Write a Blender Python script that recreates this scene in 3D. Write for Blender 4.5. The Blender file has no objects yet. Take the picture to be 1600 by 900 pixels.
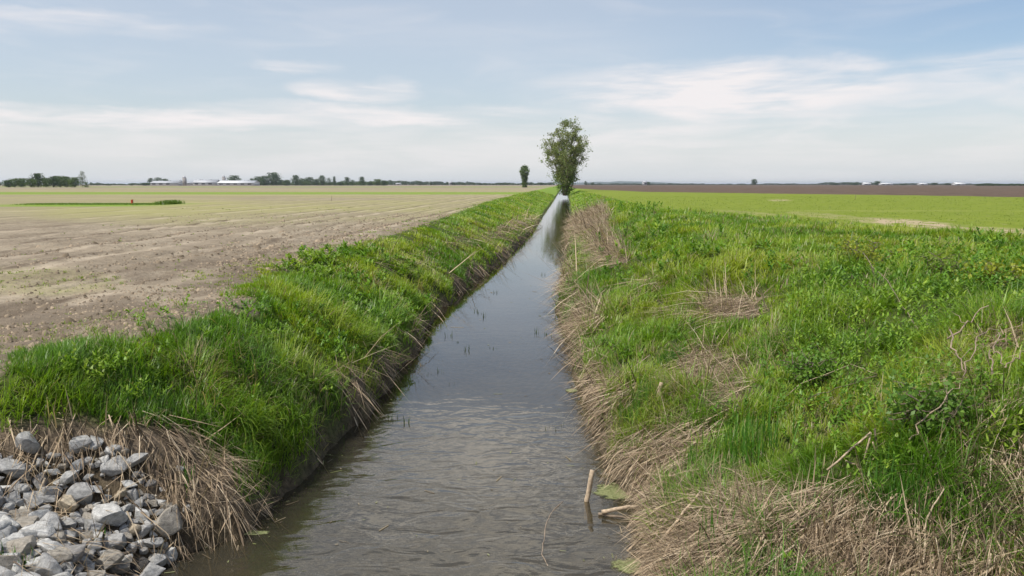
import bpy, math, random
import numpy as np
from mathutils import Vector

R = math.radians
rng = np.random.default_rng(7)
random.seed(7)
scene = bpy.context.scene
COL = scene.collection

# ------------------------------------------------------------------ camera
FPX = 1200.0            # focal length in pixels of the 1600 px wide photograph
CAMZ = 3.4              # height above the water
PITCH = math.atan(162 / FPX)
cam_d = bpy.data.cameras.new('camera')
cam = bpy.data.objects.new('camera', cam_d)
COL.objects.link(cam)
cam_d.sensor_width = 36
cam_d.lens = 36 * FPX / 1600
cam_d.clip_start = 0.05
cam_d.clip_end = 20000
cam.location = (0, 0, CAMZ)
cam.rotation_euler = (math.pi / 2 - PITCH, 0, 0)
scene.camera = cam
CP, SP = math.cos(PITCH), math.sin(PITCH)

# ------------------------------------------------------------------ world and sun
SUN_EL, SUN_AZ = R(60), R(-122)      # azimuth from +Y, negative = left
scene.view_settings.view_transform = 'Standard'
scene.view_settings.look = 'None'
scene.view_settings.gamma = 1
scene.view_settings.exposure = 0.0
world = bpy.data.worlds.new('World')
scene.world = world
world.use_nodes = True


class NT:
    """small node-tree helper"""
    def __init__(s, tree):
        s.t = tree
        s.n = tree.nodes
        s.l = tree.links

    def add(s, typ, **kw):
        n = s.n.new(typ)
        for k, v in kw.items():
            setattr(n, k, v)
        return n

    def set(s, sock, v):
        if isinstance(v, bpy.types.NodeSocket):
            s.l.new(v, sock)
        else:
            sock.default_value = v

    def m(s, op, a, b=0.0, c=None, clamp=False):
        n = s.add('ShaderNodeMath', operation=op, use_clamp=clamp)
        s.set(n.inputs[0], a)
        s.set(n.inputs[1], b)
        if c is not None:
            s.set(n.inputs[2], c)
        return n.outputs[0]

    def ramp(s, v, lo, hi, a=0.0, b=1.0, smooth=True):
        n = s.add('ShaderNodeMapRange', interpolation_type='SMOOTHSTEP' if smooth else 'LINEAR')
        s.set(n.inputs[0], v)
        n.inputs[1].default_value = lo
        n.inputs[2].default_value = hi
        n.inputs[3].default_value = a
        n.inputs[4].default_value = b
        return n.outputs[0]

    def mix(s, f, a, b, blend='MIX'):
        n = s.add('ShaderNodeMix', data_type='RGBA', blend_type=blend)
        s.set(n.inputs[0], f)
        s.set(n.inputs[6], a if isinstance(a, bpy.types.NodeSocket) else (*a[:3], 1))
        s.set(n.inputs[7], b if isinstance(b, bpy.types.NodeSocket) else (*b[:3], 1))
        return n.outputs[2]

    def noise(s, vec, scale, detail=4, rough=0.5, dist=0.0):
        n = s.add('ShaderNodeTexNoise')
        if vec is not None:
            s.l.new(vec, n.inputs['Vector'])
        n.inputs['Scale'].default_value = scale
        n.inputs['Detail'].default_value = detail
        n.inputs['Roughness'].default_value = rough
        n.inputs['Distortion'].default_value = dist
        return n.outputs['Fac']

    def comb(s, x, y, z):
        n = s.add('ShaderNodeCombineXYZ')
        s.set(n.inputs[0], x)
        s.set(n.inputs[1], y)
        s.set(n.inputs[2], z)
        return n.outputs[0]

    def attr(s, name, out='Fac'):
        n = s.add('ShaderNodeAttribute', attribute_name=name)
        return n.outputs[out]


def build_world():
    w = NT(world.node_tree)
    w.n.clear()
    sky = w.add('ShaderNodeTexSky', sky_type='NISHITA')
    sky.sun_disc = False
    sky.sun_elevation = SUN_EL
    sky.sun_rotation = SUN_AZ
    sky.air_density = 1.0
    sky.dust_density = 1.2
    sky.ozone_density = 2.2
    tc = w.add('ShaderNodeTexCoord')
    sep = w.add('ShaderNodeSeparateXYZ')
    w.l.new(tc.outputs['Generated'], sep.inputs[0])
    az = w.m('ARCTAN2', sep.outputs[0], sep.outputs[1])
    el = w.m('ARCSINE', sep.outputs[2])
    # streaky cirrus, stretched along the horizon
    v = w.comb(w.m('MULTIPLY', az, 3.0), w.m('MULTIPLY', el, 17.0), 0.3)
    n1 = w.noise(v, 2.0, 6, 0.52, 0.5)
    v2 = w.comb(w.m('MULTIPLY', az, 5.0), w.m('MULTIPLY', el, 60.0), 2.3)
    n2 = w.noise(v2, 2.0, 6, 0.6, 0.6)
    wob = w.noise(w.comb(w.m('MULTIPLY', az, 4.0), w.m('MULTIPLY', el, 9.0), 5.0), 2.0, 5, 0.6)
    wob = w.m('SUBTRACT', wob, 0.5)
    total = None
    #        px    py   rx   ry  strength (photograph pixels)
    blobs = [(1130, 150, 290, 42, 1.0), (1060, 205, 420, 40, 0.62), (1560, 150, 170, 42, .6), (1400, 172, 130, 16, .5),
             (200, 198, 330, 17, .95), (560, 150, 100, 19, .85), (470, 118, 70, 9, .5), (620, 184, 300, 17, .8),
             (60, 2, 190, 17, .95), (90, 74, 200, 17, .5), (330, 215, 500, 26, .45), (1280, 215, 330, 30, .45),
             (780, 75, 260, 30, .12), (1200, 235, 560, 30, .4), (560, 240, 600, 30, .4),
             (620, -95, 200, 16, 1.2), (880, -135, 190, 20, 1.4), (580, -165, 240, 18, 1.3), (850, -200, 220, 18, 1.3), (600, -250, 220, 22, 1.4), (880, -300, 250, 22, 1.2), (600, -350, 400, 30, 1.2),
             (1500, -300, 500, 120, .6)]
    azw = w.m('ADD', az, w.m('MULTIPLY', wob, 0.10))
    elw = w.m('ADD', el, w.m('MULTIPLY', wob, 0.035))
    for px, py, rx, ry, st in blobs:
        a0, e0 = math.atan((px - 800) / FPX), math.atan((288 - py) / FPX)
        dx = w.m('DIVIDE', w.m('SUBTRACT', azw, a0), rx / FPX)
        dy = w.m('DIVIDE', w.m('SUBTRACT', elw, e0), ry / FPX)
        d = w.m('ADD', w.m('MULTIPLY', dx, dx), w.m('MULTIPLY', dy, dy))
        g = w.m('MULTIPLY', w.ramp(d, 1.6, 0.0), st)
        total = g if total is None else w.m('MAXIMUM', total, g)
    # break the masses up with the streaks
    br = w.m('ADD', w.m('MULTIPLY', n1, 1.1), w.m('MULTIPLY', n2, 0.35))
    br = w.ramp(br, 0.48, 0.98, 0.2, 1.3)
    cl = w.m('MULTIPLY', total, br, clamp=True)
    thin = w.m('MULTIPLY', w.ramp(n1, 0.45, 0.8), 0.22)
    veil = w.m('MAXIMUM', w.ramp(el, 0.17, -0.03, 0.0, 0.95), w.ramp(az, 0.66, 0.0, 0.06, 0.42))
    away = w.m('MULTIPLY', w.ramp(w.noise(w.comb(w.m('MULTIPLY', az, 2.), w.m('MULTIPLY', el, 6.), 9.), 1.3, 6, .6), .5, .75),
               w.ramp(w.m('ABSOLUTE', az), .75, 1.0))
    cl = w.m('MAXIMUM', w.m('MAXIMUM', cl, thin), w.m('MULTIPLY', away, 0.7))
    col = w.mix(veil, sky.outputs[0], CLOUD_LOW)
    ccol = w.mix(w.ramp(el, .24, .31), CLOUD, CLOUD_HIGH)
    col = w.mix(w.m('MULTIPLY', cl, 0.92), col, ccol)
    bg = w.add('ShaderNodeBackground')
    w.l.new(col, bg.inputs[0])
    bg.inputs[1].default_value = 0.132
    out = w.add('ShaderNodeOutputWorld')
    w.l.new(bg.outputs[0], out.inputs[0])


CLOUD = (7.1, 6.75, 6.75)
CLOUD_HIGH = (13.0, 12.2, 11.0)      # cloud above the picture, out of view, brightened to strengthen the water reflections
CLOUD_LOW = (6.0, 6.2, 6.4)
build_world()

sun_d = bpy.data.lights.new('sun', 'SUN')
sun_d.energy = 4.6
sun_d.angle = R(3.0)
sun_d.color = (1.0, 0.95, 0.87)
sun = bpy.data.objects.new('sun', sun_d)
COL.objects.link(sun)
sd = Vector((math.sin(SUN_AZ) * math.cos(SUN_EL), math.cos(SUN_AZ) * math.cos(SUN_EL), math.sin(SUN_EL)))
sun.rotation_euler = (-sd).to_track_quat('-Z', 'Y').to_euler()
sun.location = sd * 100


# ------------------------------------------------------------------ object helpers
def tag(o, label=None, cat=None, group=None, kind=None):
    if label: o['label'] = label
    if cat: o['category'] = cat
    if group: o['group'] = group
    if kind: o['kind'] = kind
    return o


def empty(name, loc, rz=0.0):
    o = bpy.data.objects.new(name, None)
    COL.objects.link(o)
    o.location = loc
    o.rotation_euler = (0, 0, rz)
    o.empty_display_size = 0.2
    return o


def np_mesh(name, V, faces_by_n, mats, parent=None, col=None, matidx=None, smooth=False, attrs=None, world=False):
    """faces_by_n: list of int arrays (k,3) / (k,4). One mesh object."""
    V = np.asarray(V, dtype=np.float32)
    me = bpy.data.meshes.new(name)
    me.vertices.add(len(V))
    me.vertices.foreach_set('co', V.ravel())
    loops = np.concatenate([f.ravel() for f in faces_by_n]).astype(np.int32)
    sizes = np.concatenate([np.full(len(f), f.shape[1]) for f in faces_by_n]).astype(np.int32)
    starts = np.concatenate([[0], np.cumsum(sizes)[:-1]]).astype(np.int32)
    me.loops.add(len(loops))
    me.loops.foreach_set('vertex_index', loops)
    me.polygons.add(len(sizes))
    me.polygons.foreach_set('loop_start', starts)
    if matidx is not None:
        me.polygons.foreach_set('material_index', np.asarray(matidx, dtype=np.int32))
    me.update(calc_edges=True)
    if smooth:
        me.polygons.foreach_set('use_smooth', np.ones(len(sizes), dtype=bool))
    if col is not None:
        ca = me.color_attributes.new('col', 'FLOAT_COLOR', 'POINT')
        c4 = np.ones((len(V), 4), dtype=np.float32)
        c4[:, :3] = col
        ca.data.foreach_set('color', c4.ravel())
    for k, v in (attrs or {}).items():
        at = me.attributes.new(k, 'FLOAT', 'POINT')
        at.data.foreach_set('value', np.asarray(v, dtype=np.float32))
    for m in (mats if isinstance(mats, (list, tuple)) else [mats]):
        me.materials.append(m)
    o = bpy.data.objects.new(name, me)
    COL.objects.link(o)
    if parent is not None:
        o.parent = parent
        if world:
            o.matrix_parent_inverse = parent.matrix_world.inverted()
    return o


class MB:
    """collects pieces (verts, faces, colour) for ONE mesh object"""
    def __init__(s):
        s.V, s.F3, s.F4, s.C, s.n = [], [], [], [], 0

    def put(s, V, F3=None, F4=None, C=None):
        V = np.asarray(V, dtype=np.float32)
        s.V.append(V)
        if F3 is not None and len(F3): s.F3.append(np.asarray(F3) + s.n)
        if F4 is not None and len(F4): s.F4.append(np.asarray(F4) + s.n)
        if C is None: C = (0.5, 0.5, 0.5)
        C = np.asarray(C, dtype=np.float32)
        s.C.append(np.broadcast_to(C, (len(V), 3)))
        s.n += len(V)
        return s

    def tube(s, pts, rad, sides=6, C=None):
        pts = np.asarray(pts, float)
        n = len(pts)
        rad = np.broadcast_to(np.asarray(rad, float), (n,))
        d = np.gradient(pts, axis=0)
        d /= np.linalg.norm(d, axis=1)[:, None] + 1e-9
        up = np.array([0, 0, 1.0]) if abs(d[0][2]) < .9 else np.array([1.0, 0, 0])
        u = np.cross(d, up); u /= np.linalg.norm(u, axis=1)[:, None] + 1e-9
        v = np.cross(d, u)
        th = np.linspace(0, 2 * np.pi, sides, endpoint=False)
        ring = pts[:, None] + rad[:, None, None] * (np.cos(th)[None, :, None] * u[:, None] + np.sin(th)[None, :, None] * v[:, None])
        i = np.arange(n - 1)[:, None] * sides
        j = np.arange(sides)[None]
        k = (j + 1) % sides
        F4 = np.stack([i + j, i + k, i + sides + k, i + sides + j], -1).reshape(-1, 4)
        V = np.concatenate([ring.reshape(-1, 3), pts[:1], pts[-1:]])
        b, t = n * sides, n * sides + 1
        jj = np.arange(sides); kk = (jj + 1) % sides
        F3 = np.concatenate([np.stack([kk, jj, np.full(sides, b)], -1),
                             np.stack([(n - 1) * sides + jj, (n - 1) * sides + kk, np.full(sides, t)], -1)])
        return s.put(V, F3, F4, C)

    def box(s, c, size, rz=0.0, C=None):
        x, y, z = [q / 2 for q in size]
        V = np.array([[i * x, j * y, k * z] for k in (-1, 1) for j in (-1, 1) for i in (-1, 1)])
        ca, sa = math.cos(rz), math.sin(rz)
        V = np.stack([V[:, 0] * ca - V[:, 1] * sa, V[:, 0] * sa + V[:, 1] * ca, V[:, 2]], -1) + np.asarray(c)
        return s.put(V, None, [[0, 2, 3, 1], [4, 5, 7, 6], [0, 1, 5, 4], [2, 6, 7, 3], [0, 4, 6, 2], [1, 3, 7, 5]], C)

    def build(s, name, mats, parent=None, smooth=False, **kw):
        fs = []
        if s.F3: fs.append(np.concatenate(s.F3))
        if s.F4: fs.append(np.concatenate(s.F4))
        return np_mesh(name, np.concatenate(s.V), fs, mats, parent, col=np.concatenate(s.C), smooth=smooth, **kw)


# ------------------------------------------------------------------ noise in numpy
_perm = np.random.default_rng(3).random((256, 256)).astype(np.float32)


def vnoise(x, y, seed=0):
    x = np.asarray(x, float) + seed * 17.31
    y = np.asarray(y, float) + seed * 9.77
    xi, yi = np.floor(x).astype(int), np.floor(y).astype(int)
    fx, fy = x - xi, y - yi
    fx = fx * fx * (3 - 2 * fx); fy = fy * fy * (3 - 2 * fy)
    g = lambda i, j: _perm[i & 255, j & 255]
    return (g(xi, yi) * (1 - fx) + g(xi + 1, yi) * fx) * (1 - fy) + (g(xi, yi + 1) * (1 - fx) + g(xi + 1, yi + 1) * fx) * fy


def fbm(x, y, sc=1.0, oct=4, seed=0):
    t, a, s = 0, 0.5, 0
    x = np.asarray(x, float) * sc
    y = np.asarray(y, float) * sc
    for o in range(oct):
        t = t + a * vnoise(x, y, seed + o)
        s += a
        a *= .5
        x = x * 2.03; y = y * 2.03
    return t / s


def sstep(v, lo, hi):
    t = np.clip((v - lo) / (hi - lo), 0, 1)
    return t * t * (3 - 2 * t)


# ------------------------------------------------------------------ the lie of the land
SK = 80 / FPX           # the ditch runs off slightly to the right
ZF = 1.70               # level of the fields above the water


def ray(px, py):
    u, v = (px - 800) / FPX, (450 - py) / FPX
    return np.array([u, CP + v * SP, -SP + v * CP])


def on_plane(px, py, z):
    r = ray(px, py)
    t = (z - CAMZ) / r[2]
    return np.array([r[0] * t, r[1] * t, z])


def project(x, y, z):
    zz = z - CAMZ
    dep = np.maximum(y * CP - zz * SP, 0.05)
    up = y * SP + zz * CP
    return 800 + FPX * x / dep, 450 - FPX * up / dep


def edge(pixels, z):
    P = np.array([on_plane(px, py, z) for px, py in pixels])
    a = P[:, 0] - SK * P[:, 1]
    o = np.argsort(P[:, 1])
    return P[o, 1], a[o]


WL = edge([(225, 900), (300, 862), (380, 838), (418, 800), (470, 755), (520, 712), (550, 680), (585, 655), (610, 618), (640, 575),
           (668, 545), (668, 522), (690, 492), (722, 460), (760, 430), (792, 405), (818, 380), (838, 358), (852, 335), (866, 313), (872, 304)], 0)
WR = edge([(1000, 900), (985, 855), (1000, 815), (1010, 790), (965, 765), (942, 740), (932, 690), (914, 640), (895, 605), (888, 570), (880, 520),
           (868, 488), (872, 450), (880, 410), (886, 370), (892, 340), (889, 312), (886, 304)], 0)
AF = edge([(-500, 640), (-250, 598), (0, 568), (110, 540), (220, 514), (330, 490), (385, 462), (405, 430), (450, 410), (540, 385), (640, 360), (690, 341), (760, 316), (815, 302)], ZF)
AR = edge([(1600, 374), (1400, 362), (1250, 350), (1100, 338), (1000, 325), (950, 311), (915, 301)], ZF)


def wl(d): return np.interp(d, WL[0], WL[1]) - .14 * sstep(d, 7, 12) + 0.36 * (fbm(d, d * 0, 1.3, 4, 5) - .5) * sstep(d, 5, 9) * sstep(d, 90, 30)
def wr(d): return np.interp(d, WR[0], WR[1]) + .12 * sstep(d, 8, 13) + 0.46 * (fbm(d, d * 0, 1.1, 4, 8) - .5) * sstep(d, 5, 9) * sstep(d, 90, 30)
def af(d): return np.interp(d, AF[0], AF[1])
def ar(d): return np.where(d < AR[0][0], 60.0, np.interp(d, AR[0], AR[1]))


def H(x, y, fine=True):
    x = np.asarray(x, float); y = np.asarray(y, float)
    a = x - SK * y
    L, Rr = wl(y), wr(y)
    F = np.minimum(af(y), L - 1.6)
    # left bank
    uL = L - a
    lip = .10 + .34 * fbm(x, y, .9, 3, 13)
    tL = np.clip(uL / (L - F), 0, 1)
    zl = lip * sstep(uL, 0, 0.10 + .3 * (.44 - lip)) + (ZF - lip) * (0.12 * tL + 0.88 * sstep(tL, -0.25, 1.0)) * np.clip((tL) * 8, 0, 1) ** .7
    zl = np.where(tL >= 1, ZF, np.minimum(zl, ZF))
    # the lower corner of rocks and straw next to the culvert
    pit = sstep(y, 7.6, 6.2) * sstep(a, -9.0, -6.0)
    zl = zl * (1 - 0.42 * pit)
    # right bank
    uR = a - Rr
    wR = 3.7 + 0.6 * sstep(y, 25, 8)
    tR = np.clip(uR / wR, 0, 1)
    zr = lip * sstep(uR, 0, 0.12 + .3 * (.44 - lip)) + (ZF - lip) * (0.2 * tR + 0.8 * sstep(tR, -0.3, 1.0)) * np.clip(tR * 7, 0, 1) ** .7
    zr = zr + 0.16 * sstep(uR, 2.5, 5) * sstep(uR, 16, 7) * sstep(y, 90, 12)
    zr = zr + .24 * np.exp(-((x - 4.1) / 1.3) ** 2 - ((y - 6.4) / .9) ** 2)
    zr = zr * (1 - .46 * sstep(y, 6.0, 4.1) * sstep(a, 9, 6))
    mid = (L + Rr) / 2
    z = np.where(a < mid, zl, zr)
    bed = np.minimum(a - L, Rr - a)
    z = np.where(bed > 0, -0.62 * (1 - np.exp(-bed / 0.55)), z)
    land = sstep(z, 0.02, 0.5)
    z = z + land * (0.16 * (fbm(x, y, 0.7, 4, 11) - .5) * sstep(y, 60, 20))
    z = z + np.where(a > mid, land * .30 * (fbm(x, y, .85, 3, 17) - .5) * sstep(uR, .3, 1.2) * sstep(uR, 9, 5) * sstep(y, 60, 20), 0)
    z = z + sstep(z, 0.0, .15) * (1 - sstep(z, .6, 1.5)) * 0.16 * (fbm(x, y, 2.4, 3, 21) - .5) * sstep(y, 40, 20)
    # the near embankment the camera stands on
    emb = sstep(y, 3.9, 2.2)
    z = z * (1 - emb) + 1.75 * emb
    if fine:
        # rough tilled soil near the field edge, clods and wheel ruts
        soil = sstep(F - a, 0.1, 0.8) * (a < mid)
        near = sstep(y, 45, 15)
        cl = fbm(x, y, 3.3, 3, 31)
        z = z + soil * near * (0.10 * (cl - .5) + 0.09 * np.maximum(fbm(x, y, 1.3, 4, 41) - .55, 0) * sstep(F - a, 4.5, 1.0))
        for r0 in (-8.5, -10.1, -11.6, -13.9, -15.6, -18.0):
            rr = a - r0 + 0.35 * np.sin(y * 0.11 + r0)
            z = z - soil * 0.10 * np.exp(-(rr / 0.13) ** 2) * sstep(y, 70, 25) * (.4 + .8 * vnoise(y * 0.7, y * 0 + r0)) \
                + soil * 0.06 * np.exp(-((rr - .3) / 0.12) ** 2) * sstep(y, 70, 25) * (.3 + vnoise(y * 1.7, y * 0 + r0, 2))
    return z


def ground(px, py, lift=0.0):
    """world point where the line of sight through a photograph pixel meets the land"""
    r = ray(px, py)
    t = np.linspace(2.5, 60, 4000)
    P = r[None] * t[:, None] + np.array([0, 0, CAMZ])
    h = np.maximum(H(P[:, 0], P[:, 1]), 0.0) + lift
    k = np.argmax(P[:, 2] < h)
    if k == 0:
        return on_plane(px, py, ZF + lift)
    return np.array([P[k, 0], P[k, 1], h[k]])


def ellipses(px, py, E):
    m = np.zeros_like(px)
    for cx, cy, rx, ry, rot, st in E:
        c, s = math.cos(R(rot)), math.sin(R(rot))
        dx, dy = px - cx, py - cy
        u, v = (dx * c + dy * s) / rx, (-dx * s + dy * c) / ry
        m = np.maximum(m, st * sstep(u * u + v * v, 1.5, .45))
    return m


STRAW = [  # centre, radii, tilt, strength (photograph pixels, looked up on the land)
    (925, 345, 34, 34, 25, .95), (950, 385, 40, 22, 40, .9), (905, 318, 12, 16, 0, .8), (925, 498, 34, 26, -30, .95), (895, 445, 14, 30, 0, .5),
    (1140, 486, 52, 19, -5, .95), (1020, 448, 14, 9, 0, .5), (960, 610, 40, 26, -40, .75), (1125, 600, 62, 52, 30, .9), (1030, 715, 95, 40, -20, .95),
    (935, 640, 22, 40, 0, .7), (1270, 880, 400, 110, 4, .97), (1545, 800, 90, 100, 0, .8), (1530, 560, 70, 45, -30, .6), (1050, 830, 60, 70, 10, .9),
    (1580, 625, 50, 16, 0, .7), (1060, 490, 40, 10, 10, .3),
    (230, 700, 95, 45, 0, 1.0), (90, 690, 130, 38, 0, 1.0), (320, 760, 55, 65, 60, 1.0), (385, 810, 60, 30, 20, 1.0), (20, 690, 60, 20, 0, .8),
    (800, 355, 55, 9, -22, .75), (848, 328, 14, 16, 0, .8), (730, 375, 40, 8, -10, .5), (600, 408, 50, 9, 0, .45), (585, 580, 18, 45, -25, .7),
    (480, 690, 18, 30, 30, .35)]


def straw_mask(x, y, z):
    px, py = project(x, y, z)
    jit = 30 * (fbm(x, y, 1.1, 3, 77) - .5) * np.clip(7 / np.maximum(y, 4), .1, 1.3)
    a = x - SK * y
    m = ellipses(px + jit * 2, py + jit, STRAW)
    # dead litter hanging at the foot of both banks
    u = np.minimum(np.abs(wl(y) - a), np.abs(a - wr(y)))
    foot = sstep(u, 0.5, 0.1) * sstep(z, -.1, .05) * sstep(fbm(x, y, .9, 3, 55), np.where(a < 0, .45, .36), np.where(a < 0, .68, .6))
    near = sstep(y, 4.3, 3.7) * (.5 + .4 * fbm(x, y, 1.5, 3, 79))
    return np.clip(np.maximum.reduce([m, foot, near, stone_zone(x, y, z)]), 0, 1)


BRUSH = [(1400, 620, 230, 90, -5, 1.0), (1430, 480, 200, 85, 0, .8), (1300, 560, 120, 90, 0, .7), (1550, 440, 90, 60, 0, .6), (1340, 690, 110, 40, 0, .8),
         (1500, 700, 120, 35, 0, .8), (1080, 540, 60, 25, 0, .4), (1000, 330, 40, 14, 0, .5), (650, 500, 40, 30, 0, .5),
         (250, 600, 160, 40, 0, .45), (450, 640, 110, 60, 0, .5), (560, 520, 90, 60, 0, .55), (560, 420, 110, 30, 0, .5), (400, 520, 90, 40, 0, .4), (260, 500, 90, 10, -8, .2),
         (1000, 400, 70, 50, 0, .4), (960, 560, 50, 30, 0, .5), (1150, 420, 100, 40, 0, .4), (1100, 680, 60, 40, 0, .5), (1180, 880, 120, 30, 0, .35), (1350, 760, 120, 30, 0, .5)]


def stone_zone(x, y, z):
    px, py = project(x, y, z)
    lim = np.interp(px, [-3000, 0, 130, 250, 330, 400, 440], [640, 668, 655, 668, 720, 790, 840]) + 22 * (fbm(x, y, 2.2, 3, 78) - .5)
    return sstep(py, lim - 6, lim + 10) * (px < 440) * (x - SK * y < wl(y) + .1)


POLY = np.array([(-700, 725), (60, 716), (110, 704), (185, 699), (225, 735), (232, 765), (275, 800), (262, 842), (235, 885), (225, 930), (200, 1400), (-700, 1400)], float)


DIRT = [(358, 478, 48, 11, -3, 1.), (225, 508, 70, 12, -12, .9), (60, 520, 95, 18, -12, 1.), (150, 480, 80, 14, -8, .9), (20, 495, 80, 20, -8, 1.), (300, 455, 60, 8, -10, .6)]


def dirt_mask(x, y, z):
    px, py = project(x, y, z)
    j = 26 * (fbm(x, y, 1.7, 3, 79) - .5)
    return np.clip(ellipses(px + j * 2, py + j, DIRT), 0, 1) * (x < 0)


def in_pile(x, y, z):
    px, py = project(x, y, z)
    c = np.zeros(np.shape(px), bool)
    for q in range(len(POLY)):
        (x1, y1), (x2, y2) = POLY[q], POLY[q - 1]
        with np.errstate(divide='ignore', invalid='ignore'):
            c ^= ((y1 > py) != (y2 > py)) & (px < (x2 - x1) * (py - y1) / (y2 - y1) + x1)
    return c & (x - SK * y < wl(y))


def brush_mask(x, y, z):
    px, py = project(x, y, z)
    m = ellipses(px, py, BRUSH)
    off = sstep(x - SK * y, 7.5, 9) * sstep(y, 12, 8)
    return np.clip(np.maximum(m, off) * (.5 + fbm(x, y, 1.0, 3, 91)), 0, 1)


# ------------------------------------------------------------------ materials
def mat(name):
    m = bpy.data.materials.new(name)
    m.use_nodes = True
    t = NT(m.node_tree)
    t.n.clear()
    out = t.add('ShaderNodeOutputMaterial')
    return m, t, out


def simple(name, color, rough=0.8, noise=0.25, scale=4.0, bump=0.0, metallic=0.0, spec=0.3):
    m, t, out = mat(name)
    tc = t.add('ShaderNodeTexCoord')
    n = t.noise(tc.outputs['Object'], scale, 5, .6)
    lo = tuple(c * (1 - noise) for c in color); hi = tuple(min(1, c * (1 + noise)) for c in color)
    b = t.add('ShaderNodeBsdfPrincipled')
    t.l.new(t.mix(t.ramp(n, .3, .7), lo, hi), b.inputs['Base Color'])
    b.inputs['Roughness'].default_value = rough
    b.inputs['Metallic'].default_value = metallic
    b.inputs['Specular IOR Level'].default_value = spec
    if bump:
        bp = t.add('ShaderNodeBump')
        bp.inputs['Strength'].default_value = bump
        t.l.new(n, bp.inputs['Height'])
        t.l.new(bp.outputs[0], b.inputs['Normal'])
    t.l.new(b.outputs[0], out.inputs[0])
    return m


def leafmat(name, trans=0.4, rough=0.55, spec=0.25, gain=1.0):
    """leaf or blade, colour from the blade's own colour attribute"""
    m, t, out = mat(name)
    c = t.attr('col', 'Color')
    if gain != 1.0:
        c = t.mix(1.0, c, (gain, gain, gain), 'MULTIPLY')
    b = t.add('ShaderNodeBsdfPrincipled')
    t.l.new(c, b.inputs['Base Color'])
    b.inputs['Roughness'].default_value = rough
    b.inputs['Specular IOR Level'].default_value = spec
    tr = t.add('ShaderNodeBsdfTranslucent')
    c2 = t.mix(1.0, c, (1.1, 1.15, .55), 'MULTIPLY')
    t.l.new(c2, tr.inputs['Color'])
    mx = t.add('ShaderNodeMixShader')
    mx.inputs[0].default_value = trans
    t.l.new(b.outputs[0], mx.inputs[1])
    t.l.new(tr.outputs[0], mx.inputs[2])
    t.l.new(mx.outputs[0], out.inputs[0])
    return m


M_GRASS = leafmat('grass_blade', .45, .42, .5)
M_STRAW = leafmat('dead_straw', .12, .75, .15)
M_LEAF = leafmat('weed_leaf', .35, .45, .3)
M_CROWN = leafmat('tree_leaf', .4, .6, .25, 1.3)
M_BARK = simple('bark', (.17, .135, .10), .9, .35, 6, .4)
M_TWIG = simple('dry_wood', (.30, .23, .165), .85, .3, 18, .3)
M_TWIG2 = simple('grey_dry_wood', (.20, .155, .11), .85, .3, 18, .3)
M_REED = simple('pale_reed_stem', (.42, .325, .225), .7, .3, 30, .2)


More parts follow.
